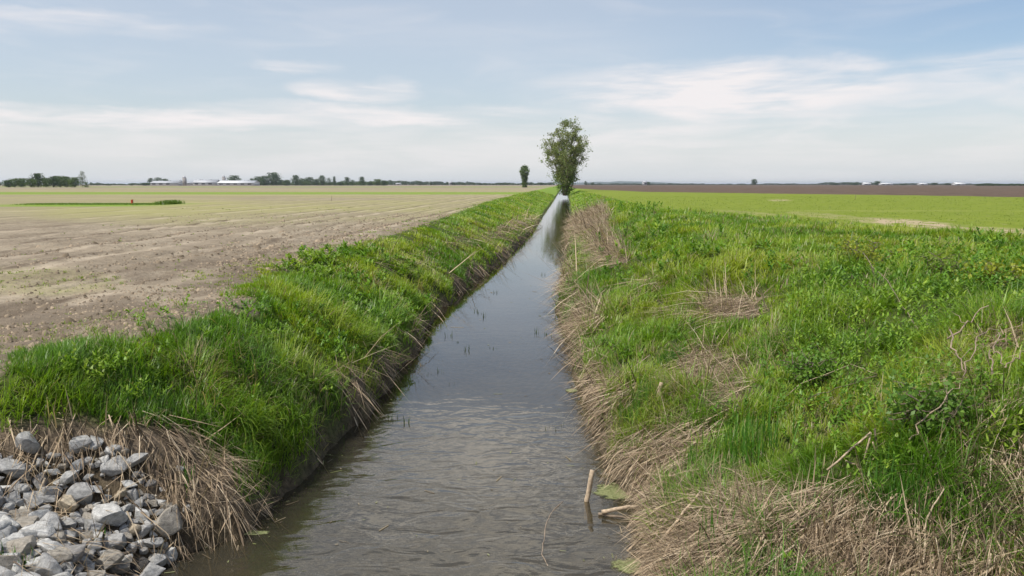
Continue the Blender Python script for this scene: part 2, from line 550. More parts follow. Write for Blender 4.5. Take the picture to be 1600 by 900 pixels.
def ground_material():
    m, t, out = mat('ground_soil')
    geo = t.add('ShaderNodeNewGeometry')
    pos = geo.outputs['Position']
    sep = t.add('ShaderNodeSeparateXYZ')
    t.l.new(pos, sep.inputs[0])
    big = t.noise(pos, 0.05, 5, .6)
    mid = t.noise(pos, 0.6, 6, .6)
    fine = t.noise(pos, 9.0, 6, .65)
    vfine = t.noise(pos, 40.0, 4, .6)
    # rows and old wheel tracks run along the ditch: a frame stretched along its line
    a = t.m('SUBTRACT', sep.outputs[0], t.m('MULTIPLY', sep.outputs[1], SK))
    strv = t.comb(t.m('MULTIPLY', a, 1.0), t.m('MULTIPLY', sep.outputs[1], 0.06), 0)
    streak = t.noise(strv, 1.3, 5, .6)
    strv2 = t.comb(t.m('MULTIPLY', a, .09), t.m('MULTIPLY', sep.outputs[1], 0.5), 4)
    streak2 = t.noise(strv2, .35, 5, .62)
    # bare tilled soil: dry pale crust, damp darker clods, a green film of seedlings
    soil = t.mix(t.ramp(fine, .3, .7), (.185, .15, .108), (.365, .31, .23))
    soil = t.mix(t.m('MULTIPLY', t.ramp(mid, .62, .36), .55), soil, (.19, .15, .105))
    soil = t.mix(t.m('MULTIPLY', t.ramp(streak, .56, .40), .5), soil, (.19, .15, .105))
    soil = t.mix(t.m('MULTIPLY', t.ramp(streak2, .5, .66), .45), soil, (.44, .37, .27))
    soil = t.mix(t.m('MULTIPLY', t.ramp(vfine, .45, .8), .4), soil, (.46, .39, .29))
    tv = t.comb(t.m('MULTIPLY', a, 2.2), t.m('MULTIPLY', sep.outputs[1], 0.05), 7)
    track = t.noise(tv, 1.0, 4, .6, .4)
    soil = t.mix(t.m('MULTIPLY', t.ramp(track, .58, .68), t.m('MULTIPLY', t.ramp(streak, .4, .6), .6)), soil, (.15, .115, .08))
    soil = t.mix(t.m('MULTIPLY', t.ramp(t.noise(pos, 2.6, 5, .7), .6, .7), .45), soil, (.16, .125, .088))
    film = t.m('MULTIPLY', t.attr('film'), t.ramp(t.m('ADD', t.m('MULTIPLY', big, .5), t.m('MULTIPLY', fine, .5)), .35, .6))
    soil = t.mix(film, soil, (.30, .285, .115))
    wob = t.m('MULTIPLY', t.m('SUBTRACT', t.noise(t.comb(0, t.m('MULTIPLY', sep.outputs[1], .12), 2), 1.0, 3, .5), .5), .5)
    jit = t.m('MULTIPLY', t.m('SUBTRACT', mid, .5), .5)
    aw = t.m('ADD', t.m('ADD', a, wob), jit)
    dk, lt = None, None
    for r0, wd, st in ((-7.35, .22, 1.), (-8.9, .2, .7), (-9.6, .16, .5), (-11.4, .28, .9), (-13.2, .22, .7), (-15.9, .3, .8), (-17.6, .25, .6), (-21., .4, .7), (-24.5, .4, .6), (-29., .5, .6), (-36., .6, .5)):
        q = t.m('MULTIPLY', t.ramp(t.m('ABSOLUTE', t.m('SUBTRACT', aw, r0)), wd, 0.0), st)
        q2 = t.m('MULTIPLY', t.ramp(t.m('ABSOLUTE', t.m('SUBTRACT', aw, r0 + wd * 1.9)), wd * 1.2, 0.0), st)
        dk = q if dk is None else t.m('MAXIMUM', dk, q)
        lt = q2 if lt is None else t.m('MAXIMUM', lt, q2)
    brkup = t.ramp(t.noise(pos, .45, 5, .6), .38, .56)
    soil = t.mix(t.m('MULTIPLY', t.m('MULTIPLY', dk, brkup), .92), soil, (.115, .085, .06))  # shadow along each rut and berm edge, painted into the soil colour
    soil = t.mix(t.m('MULTIPLY', t.m('MULTIPLY', lt, brkup), .7), soil, (.48, .40, .30))  # bright berm beside the rut, painted as a paler band
    damp = t.attr('damp')
    soil = t.mix(t.m('MULTIPLY', damp, .75), soil, t.mix(fine, (.07, .054, .04), (.20, .155, .11)))
    # turf and litter below the standing grass
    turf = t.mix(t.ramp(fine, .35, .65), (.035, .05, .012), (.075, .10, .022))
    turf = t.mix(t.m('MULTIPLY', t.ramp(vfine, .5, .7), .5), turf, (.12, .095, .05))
    # green cereal crop
    crop = t.mix(t.ramp(t.noise(pos, .9, 6, .7), .3, .7), (.14, .19, .016), (.19, .235, .024))
    crop = t.mix(t.m('MULTIPLY', t.ramp(t.noise(pos, 2.2, 6, .7), .56, .72), .6), crop, (.34, .29, .16))
    crop = t.mix(t.m('MULTIPLY', t.ramp(streak2, .6, .74), .5), crop, (.30, .30, .10))
    # ploughed land
    plough = t.mix(t.ramp(t.noise(pos, .25, 6, .7), .3, .7), (.075, .052, .037), (.135, .095, .068))
    # straw litter, darkened to paint in the shadow gaps between the stems
    strawc = t.mix(t.ramp(fine, .3, .7), (.07, .054, .038), (.22, .17, .12))
    mud = t.mix(t.ramp(fine, .3, .7), (.045, .035, .022), (.14, .11, .07))
    brk = t.m('MULTIPLY', t.m('SUBTRACT', t.noise(pos, 1.7, 5, .7), .5), 1.0)
    def k(name, gain=1.0):
        v = t.m('ADD', t.attr(name), t.m('MULTIPLY', brk, gain))
        return t.ramp(v, .4, .6)
    crop = t.mix(t.m('MULTIPLY', t.attr('m_bare'), t.ramp(t.noise(pos, 1.1, 5, .7), .38, .56)), crop, (.42, .33, .22))
    c = t.mix(k('m_crop', .5), soil, crop)
    c = t.mix(k('m_plough', .15), c, plough)
    c = t.mix(k('m_turf', .8), c, turf)
    c = t.mix(t.attr('m_verge'), c, t.mix(mid, (.14, .22, .025), (.20, .29, .035)))
    c = t.mix(t.attr('m_straw'), c, strawc)
    c = t.mix(t.attr('m_mud'), c, mud)
    b = t.add('ShaderNodeBsdfPrincipled')
    t.l.new(c, b.inputs['Base Color'])
    b.inputs['Roughness'].default_value = .92
    b.inputs['Specular IOR Level'].default_value = .15
    bp = t.add('ShaderNodeBump')
    bp.inputs['Strength'].default_value = .8
    bp.inputs['Distance'].default_value = .06
    t.l.new(t.m('ADD', fine, t.m('MULTIPLY', vfine, .35)), bp.inputs['Height'])
    t.l.new(bp.outputs[0], b.inputs['Normal'])
    t.l.new(b.outputs[0], out.inputs[0])
    return m


def plough_d(x, y):
    """distance at which the brown ploughed land begins, right of the ditch"""
    r = x / np.maximum(y, 1)
    return np.interp(r, [.08, .11, .17, .35, .67, 1.5], [330, 240, 175, 140, 102, 70])


# ------------------------------------------------------------------ ground sheet
def grow_axis(start, step, end, g):
    v = [start]
    while v[-1] < end:
        step *= g
        v.append(v[-1] + step)
    return v[1:]


def make_ground():
    A = list(np.arange(-30, 16, 0.13))
    lo = [-30 - (q) for q in grow_axis(0, .16, 6500, 1.09)]
    hi = grow_axis(A[-1], .16, 6500, 1.09)
    A = np.array(lo[::-1] + A + hi)
    D = list(np.arange(2.0, 34, 0.11))
    D = np.array([-3000, -800, -200, -60, -20, -6, -1, .8] + D + grow_axis(D[-1], .12, 9000, 1.025))
    aa, dd = np.meshgrid(A, D)
    # far away the sheet fans out square, near the ditch it follows the ditch
    x = aa + SK * dd
    z = H(x, dd)
    n, m_ = len(D), len(A)
    V = np.stack([x, dd, z], -1).reshape(-1, 3)
    i = np.arange(n - 1)[:, None] * m_
    j = np.arange(m_ - 1)[None]
    F = np.stack([i + j, i + j + 1, i + m_ + j + 1, i + m_ + j], -1).reshape(-1, 4)
    X, Y, Z = V.T
    a = X - SK * Y
    L, Rr, Fl = wl(Y), wr(Y), af(Y)
    right = a > (L + Rr) / 2
    px, py = project(X, Y, Z)
    turf = np.where(right, sstep(ar(Y) - a, -.4, .6), sstep(a - Fl, -.5, .5))
    far_t = sstep(Y, 60, 160)
    verge = turf * sstep(Y, 30, 80)
    strip = (~right) * np.clip(sstep(Y, 128, 134) * sstep(Y, 175, 165), 0, 1) * .9
    strip2 = (~right) * sstep(Y, 58, 61) * sstep(Y, 72, 69) * sstep(X, -46, -38) * sstep(X, -26, -32)
    strip3 = (~right) * sstep(Y, 420, 440) * sstep(Y, 620, 600) * .6
    verge = np.maximum.reduce([verge, strip, strip2, strip3])
    crop = right * (a > 1) * 1.0
    plough = right * sstep(Y - plough_d(X, Y), -1, 1)
    film = (~right) * np.clip(sstep(Y, 22, 60) * .75 + .55 * ellipses(px, py, [(60, 440, 120, 22, 0, 1.), (300, 335, 240, 18, 0, .9), (560, 330, 150, 16, 0, .6)]), 0, 1) * sstep(Y, 420, 180)
    bare = right * ellipses(px, py, [(1420, 349, 85, 6, 4, 1.), (1565, 362, 90, 6, 3, 1.), (1218, 313, 16, 1.5, 0, .8), (1290, 337, 60, 4, 5, .35), (1180, 334, 60, 3, 5, .3)])
    crust = fbm(X, Y, .5, 4, 61)
    dirt = dirt_mask(X, Y, Z) * (Y < 40)
    turf = turf * (1 - dirt)
    damp = (~right) * np.clip(dirt + sstep(Fl - a, 5.0, 1.2) * sstep(Y, 28, 14) * sstep(crust, .34, .54) + .45 * sstep(Fl - a, 1.4, .1) * sstep(Y, 60, 30), 0, 1)
    near = (Y < 60)
    st = np.where(near, straw_mask(X, Y, Z) * turf, 0)
    mud = np.maximum(sstep(Z, .30, .14), .8 * in_pile(X, Y, Z) * (Y < 9))
    np_mesh('ground', V, [F], ground_material(), smooth=True,
            attrs=dict(m_turf=turf * (1 - far_t), m_verge=verge, m_crop=crop, m_plough=plough, film=film, damp=damp, m_straw=st, m_mud=mud, m_bare=bare))
    return tag(bpy.data.objects['ground'], kind='structure')


make_ground()


# ------------------------------------------------------------------ water
def water():
    m, t, out = mat('ditch_water')
    geo = t.add('ShaderNodeNewGeometry')
    pos = geo.outputs['Position']
    sep = t.add('ShaderNodeSeparateXYZ')
    t.l.new(pos, sep.inputs[0])
    y = sep.outputs[1]
    wv = t.comb(t.m('MULTIPLY', sep.outputs[0], 1.0), t.m('MULTIPLY', y, 1.7), 0)
    rip = t.noise(wv, 2.1, 2, .45, .8)
    rip2 = t.noise(t.comb(sep.outputs[0], t.m('MULTIPLY', y, 1.8), 3), 12.0, 3, .5, .3)
    slow = t.noise(pos, .6, 3, .5)
    patch = t.ramp(t.noise(pos, .35, 3, .5), .42, .6)
    nearm = t.m('MULTIPLY', t.ramp(y, 12.5, 10.0), t.ramp(slow, .3, .6, .3, 1.0))
    farm = t.ramp(y, 28, 45)
    amp = t.m('ADD', t.m('MULTIPLY', nearm, .42), t.m('MULTIPLY', farm, .05))
    amp = t.m('ADD', amp, t.ramp(y, 14, 30, .06, .012))
    h = t.m('ADD', t.m('MULTIPLY', rip, .045), t.m('MULTIPLY', rip2, .0022))
    h = t.m('MULTIPLY', h, amp)
    bp = t.add('ShaderNodeBump')
    bp.inputs['Strength'].default_value = 1.0
    bp.inputs['Distance'].default_value = 1.0
    t.l.new(h, bp.inputs['Height'])
    fr = t.add('ShaderNodeFresnel')
    fr.inputs['IOR'].default_value = 1.52
    t.l.new(bp.outputs[0], fr.inputs['Normal'])
    gl = t.add('ShaderNodeBsdfGlossy')
    gl.inputs['Roughness'].default_value = .02
    gl.inputs['Color'].default_value = (.97, .985, 1, 1)
    t.l.new(bp.outputs[0], gl.inputs['Normal'])
    tr = t.add('ShaderNodeBsdfTransparent')
    tr.inputs['Color'].default_value = (.55, .50, .32, 1)
    # silt held in the water
    di = t.add('ShaderNodeBsdfDiffuse')
    di.inputs['Color'].default_value = (.15, .138, .10, 1)
    body = t.add('ShaderNodeMixShader')
    t.set(body.inputs[0], t.m('ADD', t.ramp(y, 15, 8.5,   .04, .20), t.m('MULTIPLY', t.m('SUBTRACT', slow, .5), .25)))
    t.l.new(tr.outputs[0], body.inputs[1])
    t.l.new(di.outputs[0], body.inputs[2])
    mx = t.add('ShaderNodeMixShader')
    t.l.new(fr.outputs[0], mx.inputs[0])
    t.l.new(body.outputs[0], mx.inputs[1])
    t.l.new(gl.outputs[0], mx.inputs[2])
    t.l.new(mx.outputs[0], out.inputs[0])
    D = np.array(list(np.arange(2.2, 40, .5)) + grow_axis(40, .6, 1500, 1.08))
    l, r = wl(D) - .5, wr(D) + .5
    V = np.concatenate([np.stack([l + SK * D, D, D * 0], -1), np.stack([r + SK * D, D, D * 0], -1)])
    n = len(D)
    k = np.arange(n - 1)
    F = np.stack([k, k + n, k + n + 1, k + 1], -1)
    o = np_mesh('water', V, [F], m)
    tag(o, kind='structure')


water()


# ------------------------------------------------------------------ blades
def blades(P, length, width, az, lean, droop, col, tipcol=None, seg=3):
    """arching tapering blades. P (n,3); lean = start tilt from vertical; droop = extra tilt by the tip (radians)"""
    n = len(P)
    cd = np.stack([np.cos(az), np.sin(az), az * 0], -1)
    rr = rng.random(n)
    sdv = np.stack([-np.sin(az), np.cos(az), (rr - .5) * .6], -1)
    pts = [P]
    cur = P.copy()
    for s in range(seg):
        th = lean + droop * ((s + .6) / seg) ** 1.3
        cur = cur + (length / seg)[:, None] * (np.sin(th)[:, None] * cd + np.cos(th)[:, None] * np.array([0, 0, 1.0]))
        pts.append(cur)
    V = []
    prof = {3: (1., .95, .62), 2: (1., .75)}[seg]
    for s in range(seg):
        w = (width * prof[s] / 2)[:, None] * sdv
        V += [pts[s] - w, pts[s] + w]
    V.append(pts[-1])
    k = 2 * seg + 1
    V = np.stack(V, 1).reshape(-1, 3)
    b = np.arange(n)[:, None] * k
    F4 = np.concatenate([b + np.array([[2 * s, 2 * s + 1, 2 * s + 3, 2 * s + 2]]) for s in range(seg - 1)])
    F3 = b + np.array([[2 * seg - 2, 2 * seg - 1, 2 * seg]])
    if tipcol is None: tipcol = col
    f = np.array([min(1., (q // 2) / seg) for q in range(k)])
    f[-1] = 1
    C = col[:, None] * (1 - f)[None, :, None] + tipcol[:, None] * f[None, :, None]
    return V, F3, F4, C.reshape(-1, 3)


def sample(n, d0, d1, power, amin, amax):
    """points with density falling with distance as d^-power"""
    p = 1 - power
    u = rng.random(n)
    d = (d0 ** p + u * (d1 ** p - d0 ** p)) ** (1 / p)
    lo, hi = amin(d), amax(d)
    w = hi - lo
    keep = rng.random(n) < w / w.max()
    d = d[keep]; lo = lo[keep]; hi = hi[keep]
    a = lo + rng.random(len(d)) * (hi - lo)
    return a + SK * d, d


GREENS = np.array([(.115, .235, .020), (.175, .30, .020), (.24, .345, .022), (.31, .37, .042), (.045, .115, .022)])


def grass_col(x, y, n):
    """patchy greens: yellow-green on the dry top, deeper blue-green by the water"""
    t = fbm(x, y, .55, 4, 100)
    t2 = fbm(x, y, 2.2, 3, 120)
    k = np.clip(.5 + (t - .5) * 2.6 + (t2 - .5) * 1.0 + rng.normal(0, .16, n), 0, 1) * 3
    i = np.floor(k).astype(int).clip(0, 2)
    f = (k - i)[:, None]
    c = GREENS[i] * (1 - f) + GREENS[i + 1] * f
    return c


def grass(name, amin, amax, n, d0, d1, label, dens=None, hfun=None, power=1.75, tuft=9):
    x, y = sample(n, d0, d1, power, amin, amax)
    z = H(x, y)
    sm = straw_mask(x, y, z)
    br = brush_mask(x, y, z)
    keep = (z > .08 + .16 * rng.random(len(x))) & (rng.random(len(x)) > np.maximum(sm * .86, br * .45)) & (stone_zone(x, y, z) < .5) & (rng.random(len(x)) > .9 * dirt_mask(x, y, z))
    keep &= ~((fbm(x, y, 1.6, 3, 140) < .36) & (rng.random(len(x)) < .6))
    if dens is not None:
        keep &= rng.random(len(x)) < dens(x, y, z)
    x, y, z = x[keep], y[keep], z[keep]
    nt = len(x)
    hgt = hfun(x, y, z) * (.45 + 1.1 * sstep(fbm(x, y, 1.9, 3, 145), .3, .7))
    taz = rng.random(nt) * 6.283
    # whole tuft leans with its neighbours, mostly down the bank
    flow = fbm(x, y, .9, 2, 160) * 12.0
    tc = grass_col(x, y, nt)
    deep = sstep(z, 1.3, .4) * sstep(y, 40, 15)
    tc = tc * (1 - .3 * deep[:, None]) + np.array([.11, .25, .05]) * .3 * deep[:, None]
    rep = np.repeat(np.arange(nt), tuft)
    N = len(rep)
    sc = np.clip(y[rep] / 8, .8, 12)
    rad = rng.random(N) ** .5 * .045 * sc
    th = rng.random(N) * 6.283
    P = np.stack([x[rep] + rad * np.cos(th), y[rep] + rad * np.sin(th), z[rep] - .02], -1)
    P[:, 2] = H(P[:, 0], P[:, 1]) - .02
    az = np.where(rng.random(N) < .55, flow[rep] + rng.normal(0, .7, N), th)
    ln = hgt[rep] * rng.uniform(.45, 1.15, N)
    wd = rng.uniform(.006, .012, N) * np.clip(y[rep] / 8, .9, 14) ** .95
    c = tc[rep] * rng.uniform(.72, 1.28, N)[:, None]
    dry = rng.random(N) < .05 + .30 * sstep(fbm(x, y, .9, 3, 181), .56, .75)[rep]
    c[dry] = np.array([.40, .33, .19]) * rng.uniform(.5, 1.2, dry.sum())[:, None]
    lean = np.abs(rng.normal(.3, .28, N))
    droop = np.abs(rng.normal(.95, .5, N)) * np.clip(hgt[rep] / .3, .5, 1.6)
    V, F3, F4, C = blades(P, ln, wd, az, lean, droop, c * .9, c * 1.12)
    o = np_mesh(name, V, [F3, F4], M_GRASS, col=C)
    tag(o, label, 'grass', kind='stuff')
    return o


def h_left(x, y, z):
    b = .08 + .13 * fbm(x, y, .8, 3, 200) + .03 * sstep(y, 40, 15)
    a = x - SK * y
    lush = sstep(y, 30, 10) * sstep(wl(y) - a, 3.2, 1.4) * sstep(z, .1, .3)
    return (b + .22 * lush * sstep(fbm(x, y, 1.4, 2, 210), .35, .6)) * (.35 + .65 * sstep(a - af(y), -.2, 1.2))


def d_left(x, y, z):
    a = x - SK * y
    e = a - af(y) + 1.4 * (fbm(x, y, 1.0, 3, 220) - .5)
    return np.clip(sstep(e, -.25, .35) + .07 * (e < 0), 0, 1)


def h_right(x, y, z):
    a = x - SK * y
    b = .11 + .22 * fbm(x, y, .7, 3, 230)
    return b * (1 - .25 * sstep(a, 3, 7)) + .12 * sstep(fbm(x, y, 1.1, 2, 240), .52, .66)


def d_right(x, y, z):
    a = x - SK * y
    return sstep(ar(y) - a + 1.6 * (fbm(x, y, .8, 3, 250) - .5), -.6, .5)


grass('bank_grass', lambda d: af(d) - 1.2, lambda d: wl(d) + .05, 64000, 4.6, 210, 'long green grass arching down the left bank between field and water',
      d_left, h_left)
grass('verge_grass', lambda d: wr(d) - .05, lambda d: np.where(d < AR[0][0], 9 + d * .55, ar(d) + 1.0), 185000, 3.1, 230,
      'bright green grass covering the right bank and its wide flat top', d_right, h_right)


# seedlings on the bare soil and weeds at its edge
def sprouts():
    n = 26000
    x, y = sample(n, 7, 60, 1.5, lambda d: af(d) - 2.2 - d * .35, lambda d: af(d) + .2)
    a = x - SK * y
    z = H(x, y)
    px, py = project(x, y, z)
    w = .55 * sstep(af(y) - a, 2.6, .2) * sstep(fbm(x, y, .9, 3, 260), .42, .62) * sstep(y, 30, 18) + .02 \
        + .30 * ellipses(px, py, [(60, 440, 130, 20, 0, 1.0), (185, 436, 12, 8, 0, 2.0)])
    k = rng.random(len(x)) < w
    x, y, z = x[k], y[k], z[k]
    rep = np.repeat(np.arange(len(x)), 6)
    N = len(rep)
    P = np.stack([x[rep] + rng.normal(0, .03, N), y[rep] + rng.normal(0, .03, N), z[rep]], -1)
    c = np.array([.20, .25, .05]) * rng.uniform(.7, 1.4, N)[:, None]
    V, F3, F4, C = blades(P, rng.uniform(.02, .07, N), rng.uniform(.008, .018, N) * np.clip(y[rep] / 12, .8, 4), rng.random(N) * 6.28,
                          rng.uniform(.2, 1.0, N), rng.uniform(.2, .8, N), c, seg=2)
    tag(np_mesh('seedlings', V, [F3, F4], M_GRASS, col=C), 'sparse yellow-green seedlings and weeds sprouting from the bare soil', 'seedlings', kind='stuff')


sprouts()


def clods():
    x, y = sample(60000, 7, 45, 1.5, lambda d: af(d) - 4 - d * .25, lambda d: af(d) + .3)
    a = x - SK * y
    w = .9 * sstep(af(y) - a, 4.0, .5) * sstep(fbm(x, y, .6, 3, 262), .36, .58) + .05
    for r0 in (-7.35, -8.9, -9.6, -11.4, -13.2, -15.9, -17.6, -21.):
        w = w + .35 * np.exp(-((a - r0) / .28) ** 2)
    k = rng.random(len(x)) < w
    x, y = x[k], y[k]
    z = H(x, y)
    n = len(x)
    base = np.array([[1, 0, 0], [.3, .95, 0], [-.8, .6, 0], [-.8, -.6, 0], [.3, -.95, 0], [.5, .1, .7], [-.2, .5, .8], [-.3, -.4, .75]])
    F = np.array([[0, 1, 5], [1, 6, 5], [1, 2, 6], [2, 7, 6], [2, 3, 7], [3, 4, 7], [4, 5, 7], [4, 0, 5], [5, 6, 7]])
    s = np.exp(rng.normal(-4.0, .45, n)) * np.clip(y / 14, .9, 1.5)
    V = base[None] * s[:, None, None] * rng.uniform(.6, 1.35, (n, 8, 3))
    th = rng.random(n) * 6.28
    c_, s_ = np.cos(th)[:, None], np.sin(th)[:, None]
    V = np.stack([V[..., 0] * c_ - V[..., 1] * s_, V[..., 0] * s_ + V[..., 1] * c_, V[..., 2] - .2 * s[:, None]], -1) + np.stack([x, y, z], -1)[:, None]
    FF = (np.arange(n)[:, None, None] * 8 + F[None]).reshape(-1, 3)
    C = np.repeat((np.array([.22, .175, .125]) * rng.uniform(.5, 1.6, n)[:, None]), 8, 0)
    m, t, out = mat('soil_clod')
    b = t.add('ShaderNodeBsdfDiffuse')
    t.l.new(t.attr('col', 'Color'), b.inputs['Color'])
    t.l.new(b.outputs[0], out.inputs[0])
    tag(np_mesh('soil_clods', V.reshape(-1, 3), [FF], m, col=C), 'loose crumbled clods of soil along the edge of the bare field', 'soil', kind='stuff')


clods()


def crop_plants():
    n = 60000
    x, y = sample(n, 20, 110, 1.4, lambda d: ar(np.maximum(d, 24.3)) - 1.5, lambda d: np.maximum(14 + .62 * d, ar(np.maximum(d, 24.3))))
    a = x - SK * y
    k = (y > AR[0][0] - 1) & (fbm(x, y, 1.4, 4, 270) > .47) & (y < plough_d(x, y) - 1)
    x, y = x[k], y[k]
    z = H(x, y)
    N = len(x)
    P = np.stack([x, y, z], -1)
    t = fbm(x, y, .12, 4, 275)[:, None]
    c = (np.array([.13, .20, .018]) * (1 - t) + np.array([.18, .235, .025]) * t) * rng.uniform(.8, 1.2, N)[:, None]
    V, F3, F4, C = blades(P, rng.uniform(.02, .055, N), rng.uniform(.012, .03, N) * y / 25, rng.random(N) * 6.28, rng.uniform(.1, .9, N),
                          rng.uniform(.2, .9, N), c, seg=2)
    tag(np_mesh('young_crop', V, [F3, F4], M_GRASS, col=C), 'short bright green cereal crop in the right hand field', 'crop', kind='stuff')


crop_plants()


# ------------------------------------------------------------------ dead straw
STRAWC = np.array([(.50, .39, .265), (.38, .285, .19), (.23, .17, .115), (.58, .475, .34), (.11, .08, .055)])


def straw(name, amin, amax, n, label, d0=3.2, d1=70):
    x, y = sample(n, d0, d1, 1.6, amin, amax)
    z = H(x, y)
    k = (z > -.02) & (rng.random(len(x)) < straw_mask(x, y, z) ** 1.3 * np.where(in_pile(x, y, z), .22, 1.0))
    x, y, z = x[k], y[k], z[k]
    N = len(x)
    e = .05
    gx = (H(x + e, y) - H(x - e, y)) / (2 * e)
    gy = (H(x, y + e) - H(x, y - e)) / (2 * e)
    down = np.arctan2(-gy, -gx)
    az = down + rng.normal(0, .42, N) + .5 * (fbm(x, y, 1.2, 2, 300) - .5)
    flip = rng.random(N) < .14
    az = np.where(flip, rng.random(N) * 6.28, az)  # broken pieces lie any way
    ln = rng.uniform(.12, .60, N) * np.clip(y / 9, .8, 2.2)
    wd = rng.uniform(.003, .0085, N) * np.clip(y / 7, .9, 12) ** .72
    thick = rng.random(N) < .13
    wd[thick] *= 2.0; ln[thick] *= 1.3
    slope = np.arctan(np.hypot(gx, gy))
    lying = rng.random(N) < .78
    lean = np.where(lying, math.pi / 2 + slope * .75 * np.cos(az - down) - rng.uniform(-.02, .3, N), rng.uniform(.2, 1.3, N))
    droop = rng.uniform(-.1, .5, N)
    lift = rng.random(N) ** 2 * .14 + .005
    P = np.stack([x, y, z + lift], -1)
    c = STRAWC[rng.choice(5, N, p=[.26, .26, .20, .12, .16])] * rng.uniform(.7, 1.15, N)[:, None]
    V, F3, F4, C = blades(P, ln, wd, az, lean, droop, c, seg=2)
    tag(np_mesh(name, V, [F3, F4], M_STRAW, col=C), label, 'dead grass', kind='stuff')


straw('dead_straw', lambda d: af(d) - .3, lambda d: wl(d) + .12, 90000, 'flattened tan dead grass around the rock pile and along the left bank')
straw('fallen_reeds', lambda d: wr(d) + .04, lambda d: wr(d) + 7 + 0 * d, 250000, 'matted tan dead reeds lying down the slope of the right bank')


# ------------------------------------------------------------------ leafy weeds on the right bank
def weeds(name, num, amin, amax, label, hs=1.0):
    x, y = sample(num, 3.3, 60, 1.5, amin, amax)
    z = H(x, y)
    k = (rng.random(len(x)) < brush_mask(x, y, z) ** 1.4 * .85) & (z > .3) & (rng.random(len(x)) > .8 * straw_mask(x, y, z)) & (stone_zone(x, y, z) < .5)
    x, y, z = x[k], y[k], z[k]
    n = len(x)
    hh = hs * rng.uniform(.12, .42, n) * (.6 + .9 * fbm(x, y, .9, 2, 310))
    L = 16
    rep = np.repeat(np.arange(n), L)
    lev = np.tile((np.arange(L) + .5) / L, n)
    N = len(rep)
    az = np.tile(np.arange(L) * 2.4, n) + np.repeat(rng.random(n) * 6.28, L)
    leanx, leany = rng.normal(0, .12, n), rng.normal(0, .12, n)
    P = np.stack([x[rep] + leanx[rep] * lev + rng.normal(0, .02, N), y[rep] + leany[rep] * lev + rng.normal(0, .02, N), z[rep] + hh[rep] * (.15 + .85 * lev)], -1)
    t = fbm(x, y, .8, 3, 320)
    pal = np.array([(.10, .22, .024), (.165, .29, .026), (.25, .35, .04)])
    kk = np.clip((t - .5) * 3 + 1 + rng.normal(0, .35, n), 0, 1.99)
    i = kk.astype(int); f = (kk - i)[:, None]
    c = (pal[i] * (1 - f) + pal[i + 1] * f)[rep] * rng.uniform(.7, 1.3, N)[:, None]
    V, F3, F4, C = blades(P, rng.uniform(.05, .12, N) * (1.2 - .5 * lev) * np.clip(y[rep] / 10, .8, 2.5), rng.uniform(.016, .034, N) * np.clip(y[rep] / 10, .8, 2.5), az,
                          rng.uniform(.7, 1.3, N) * (1.1 - .5 * lev), rng.uniform(.2, .8, N), c)
    tag(np_mesh(name, V, [F3, F4], M_LEAF, col=C), label, 'weeds', kind='stuff')


weeds('leafy_weeds', 32000, lambda d: wr(d) + .2, lambda d: 9 + d * .5, 'tangled leafy green weeds and brambles over the right bank')
weeds('bank_weeds', 15000, lambda d: af(d) - .8, lambda d: wl(d) - .1, 'low leafy weeds mixed into the grass of the left bank', .6)


# ------------------------------------------------------------------ rocks
def rock_material():
    m, t, out = mat('limestone')
    tc = t.add('ShaderNodeTexCoord')
    oi = t.add('ShaderNodeObjectInfo')
    n = t.noise(tc.outputs['Object'], 2.6, 6, .65)
    n2 = t.noise(tc.outputs['Object'], 16, 5, .6)
    c = t.mix(t.ramp(n, .3, .7), (.62, .62, .62), (1.15, 1.15, 1.15))
    c = t.mix(1.0, c, oi.outputs['Color'], 'MULTIPLY')
    c = t.mix(t.m('MULTIPLY', t.ramp(n2, .5, .7), .6), c, (.12, .11, .10))
    c = t.mix(t.m('MULTIPLY', t.ramp(t.noise(tc.outputs['Object'], 34, 3, .6), .58, .7), .5), c, (.62, .61, .58))
    c = t.mix(t.m('MULTIPLY', t.ramp(t.noise(tc.outputs['Object'], 1.3, 4, .6), .58, .78), .25), c, (.26, .22, .16))
    b = t.add('ShaderNodeBsdfPrincipled')
    t.l.new(c, b.inputs['Base Color'])
    b.inputs['Roughness'].default_value = .85
    b.inputs['Specular IOR Level'].default_value = .25
    bp = t.add('ShaderNodeBump')
    bp.inputs['Strength'].default_value = .6
    bp.inputs['Distance'].default_value = .05
    t.l.new(t.m('ADD', n, t.m('MULTIPLY', n2, .4)), bp.inputs['Height'])
    t.l.new(bp.outputs[0], b.inputs['Normal'])
    t.l.new(b.outputs[0], out.inputs[0])
    return m


M_ROCK = rock_material()
_ico = None


def ico():
    global _ico
    if _ico is None:
        import bmesh
        bm = bmesh.new()
        bmesh.ops.create_icosphere(bm, subdivisions=4, radius=1)
        bm.verts.index_update()
        V = np.array([v.co[:] for v in bm.verts])
        F = np.array([[v.index for v in f.verts] for f in bm.faces])
        bm.free()
        _ico = (V, F)
    return _ico


def rock_mesh(seed):
    r = np.random.default_rng(seed)
    V, F = ico()
    V = V.copy()
    nrm = r.normal(size=(11, 3)); nrm /= np.linalg.norm(nrm, axis=1)[:, None]
    nrm[0] = (0, 0.1, 1) / np.linalg.norm((0, .1, 1))
    nrm[1] = (0, 0, -1)
    for q in nrm:
        off = r.uniform(.38, .72)
        d = V @ q - off
        V -= np.maximum(d, 0)[:, None] * q[None] * .97
    V += (.03 * (fbm(V[:, 0] * 3 + V[:, 2] * 2, V[:, 1] * 3, 1, 3, seed) - .5))[:, None] * V
    me_name = 'rock'
    V /= np.abs(V).max(axis=0)
    o = np_mesh(me_name, V, [F], M_ROCK, smooth=False)
    me = o.data
    bpy.data.objects.remove(o)
    return me


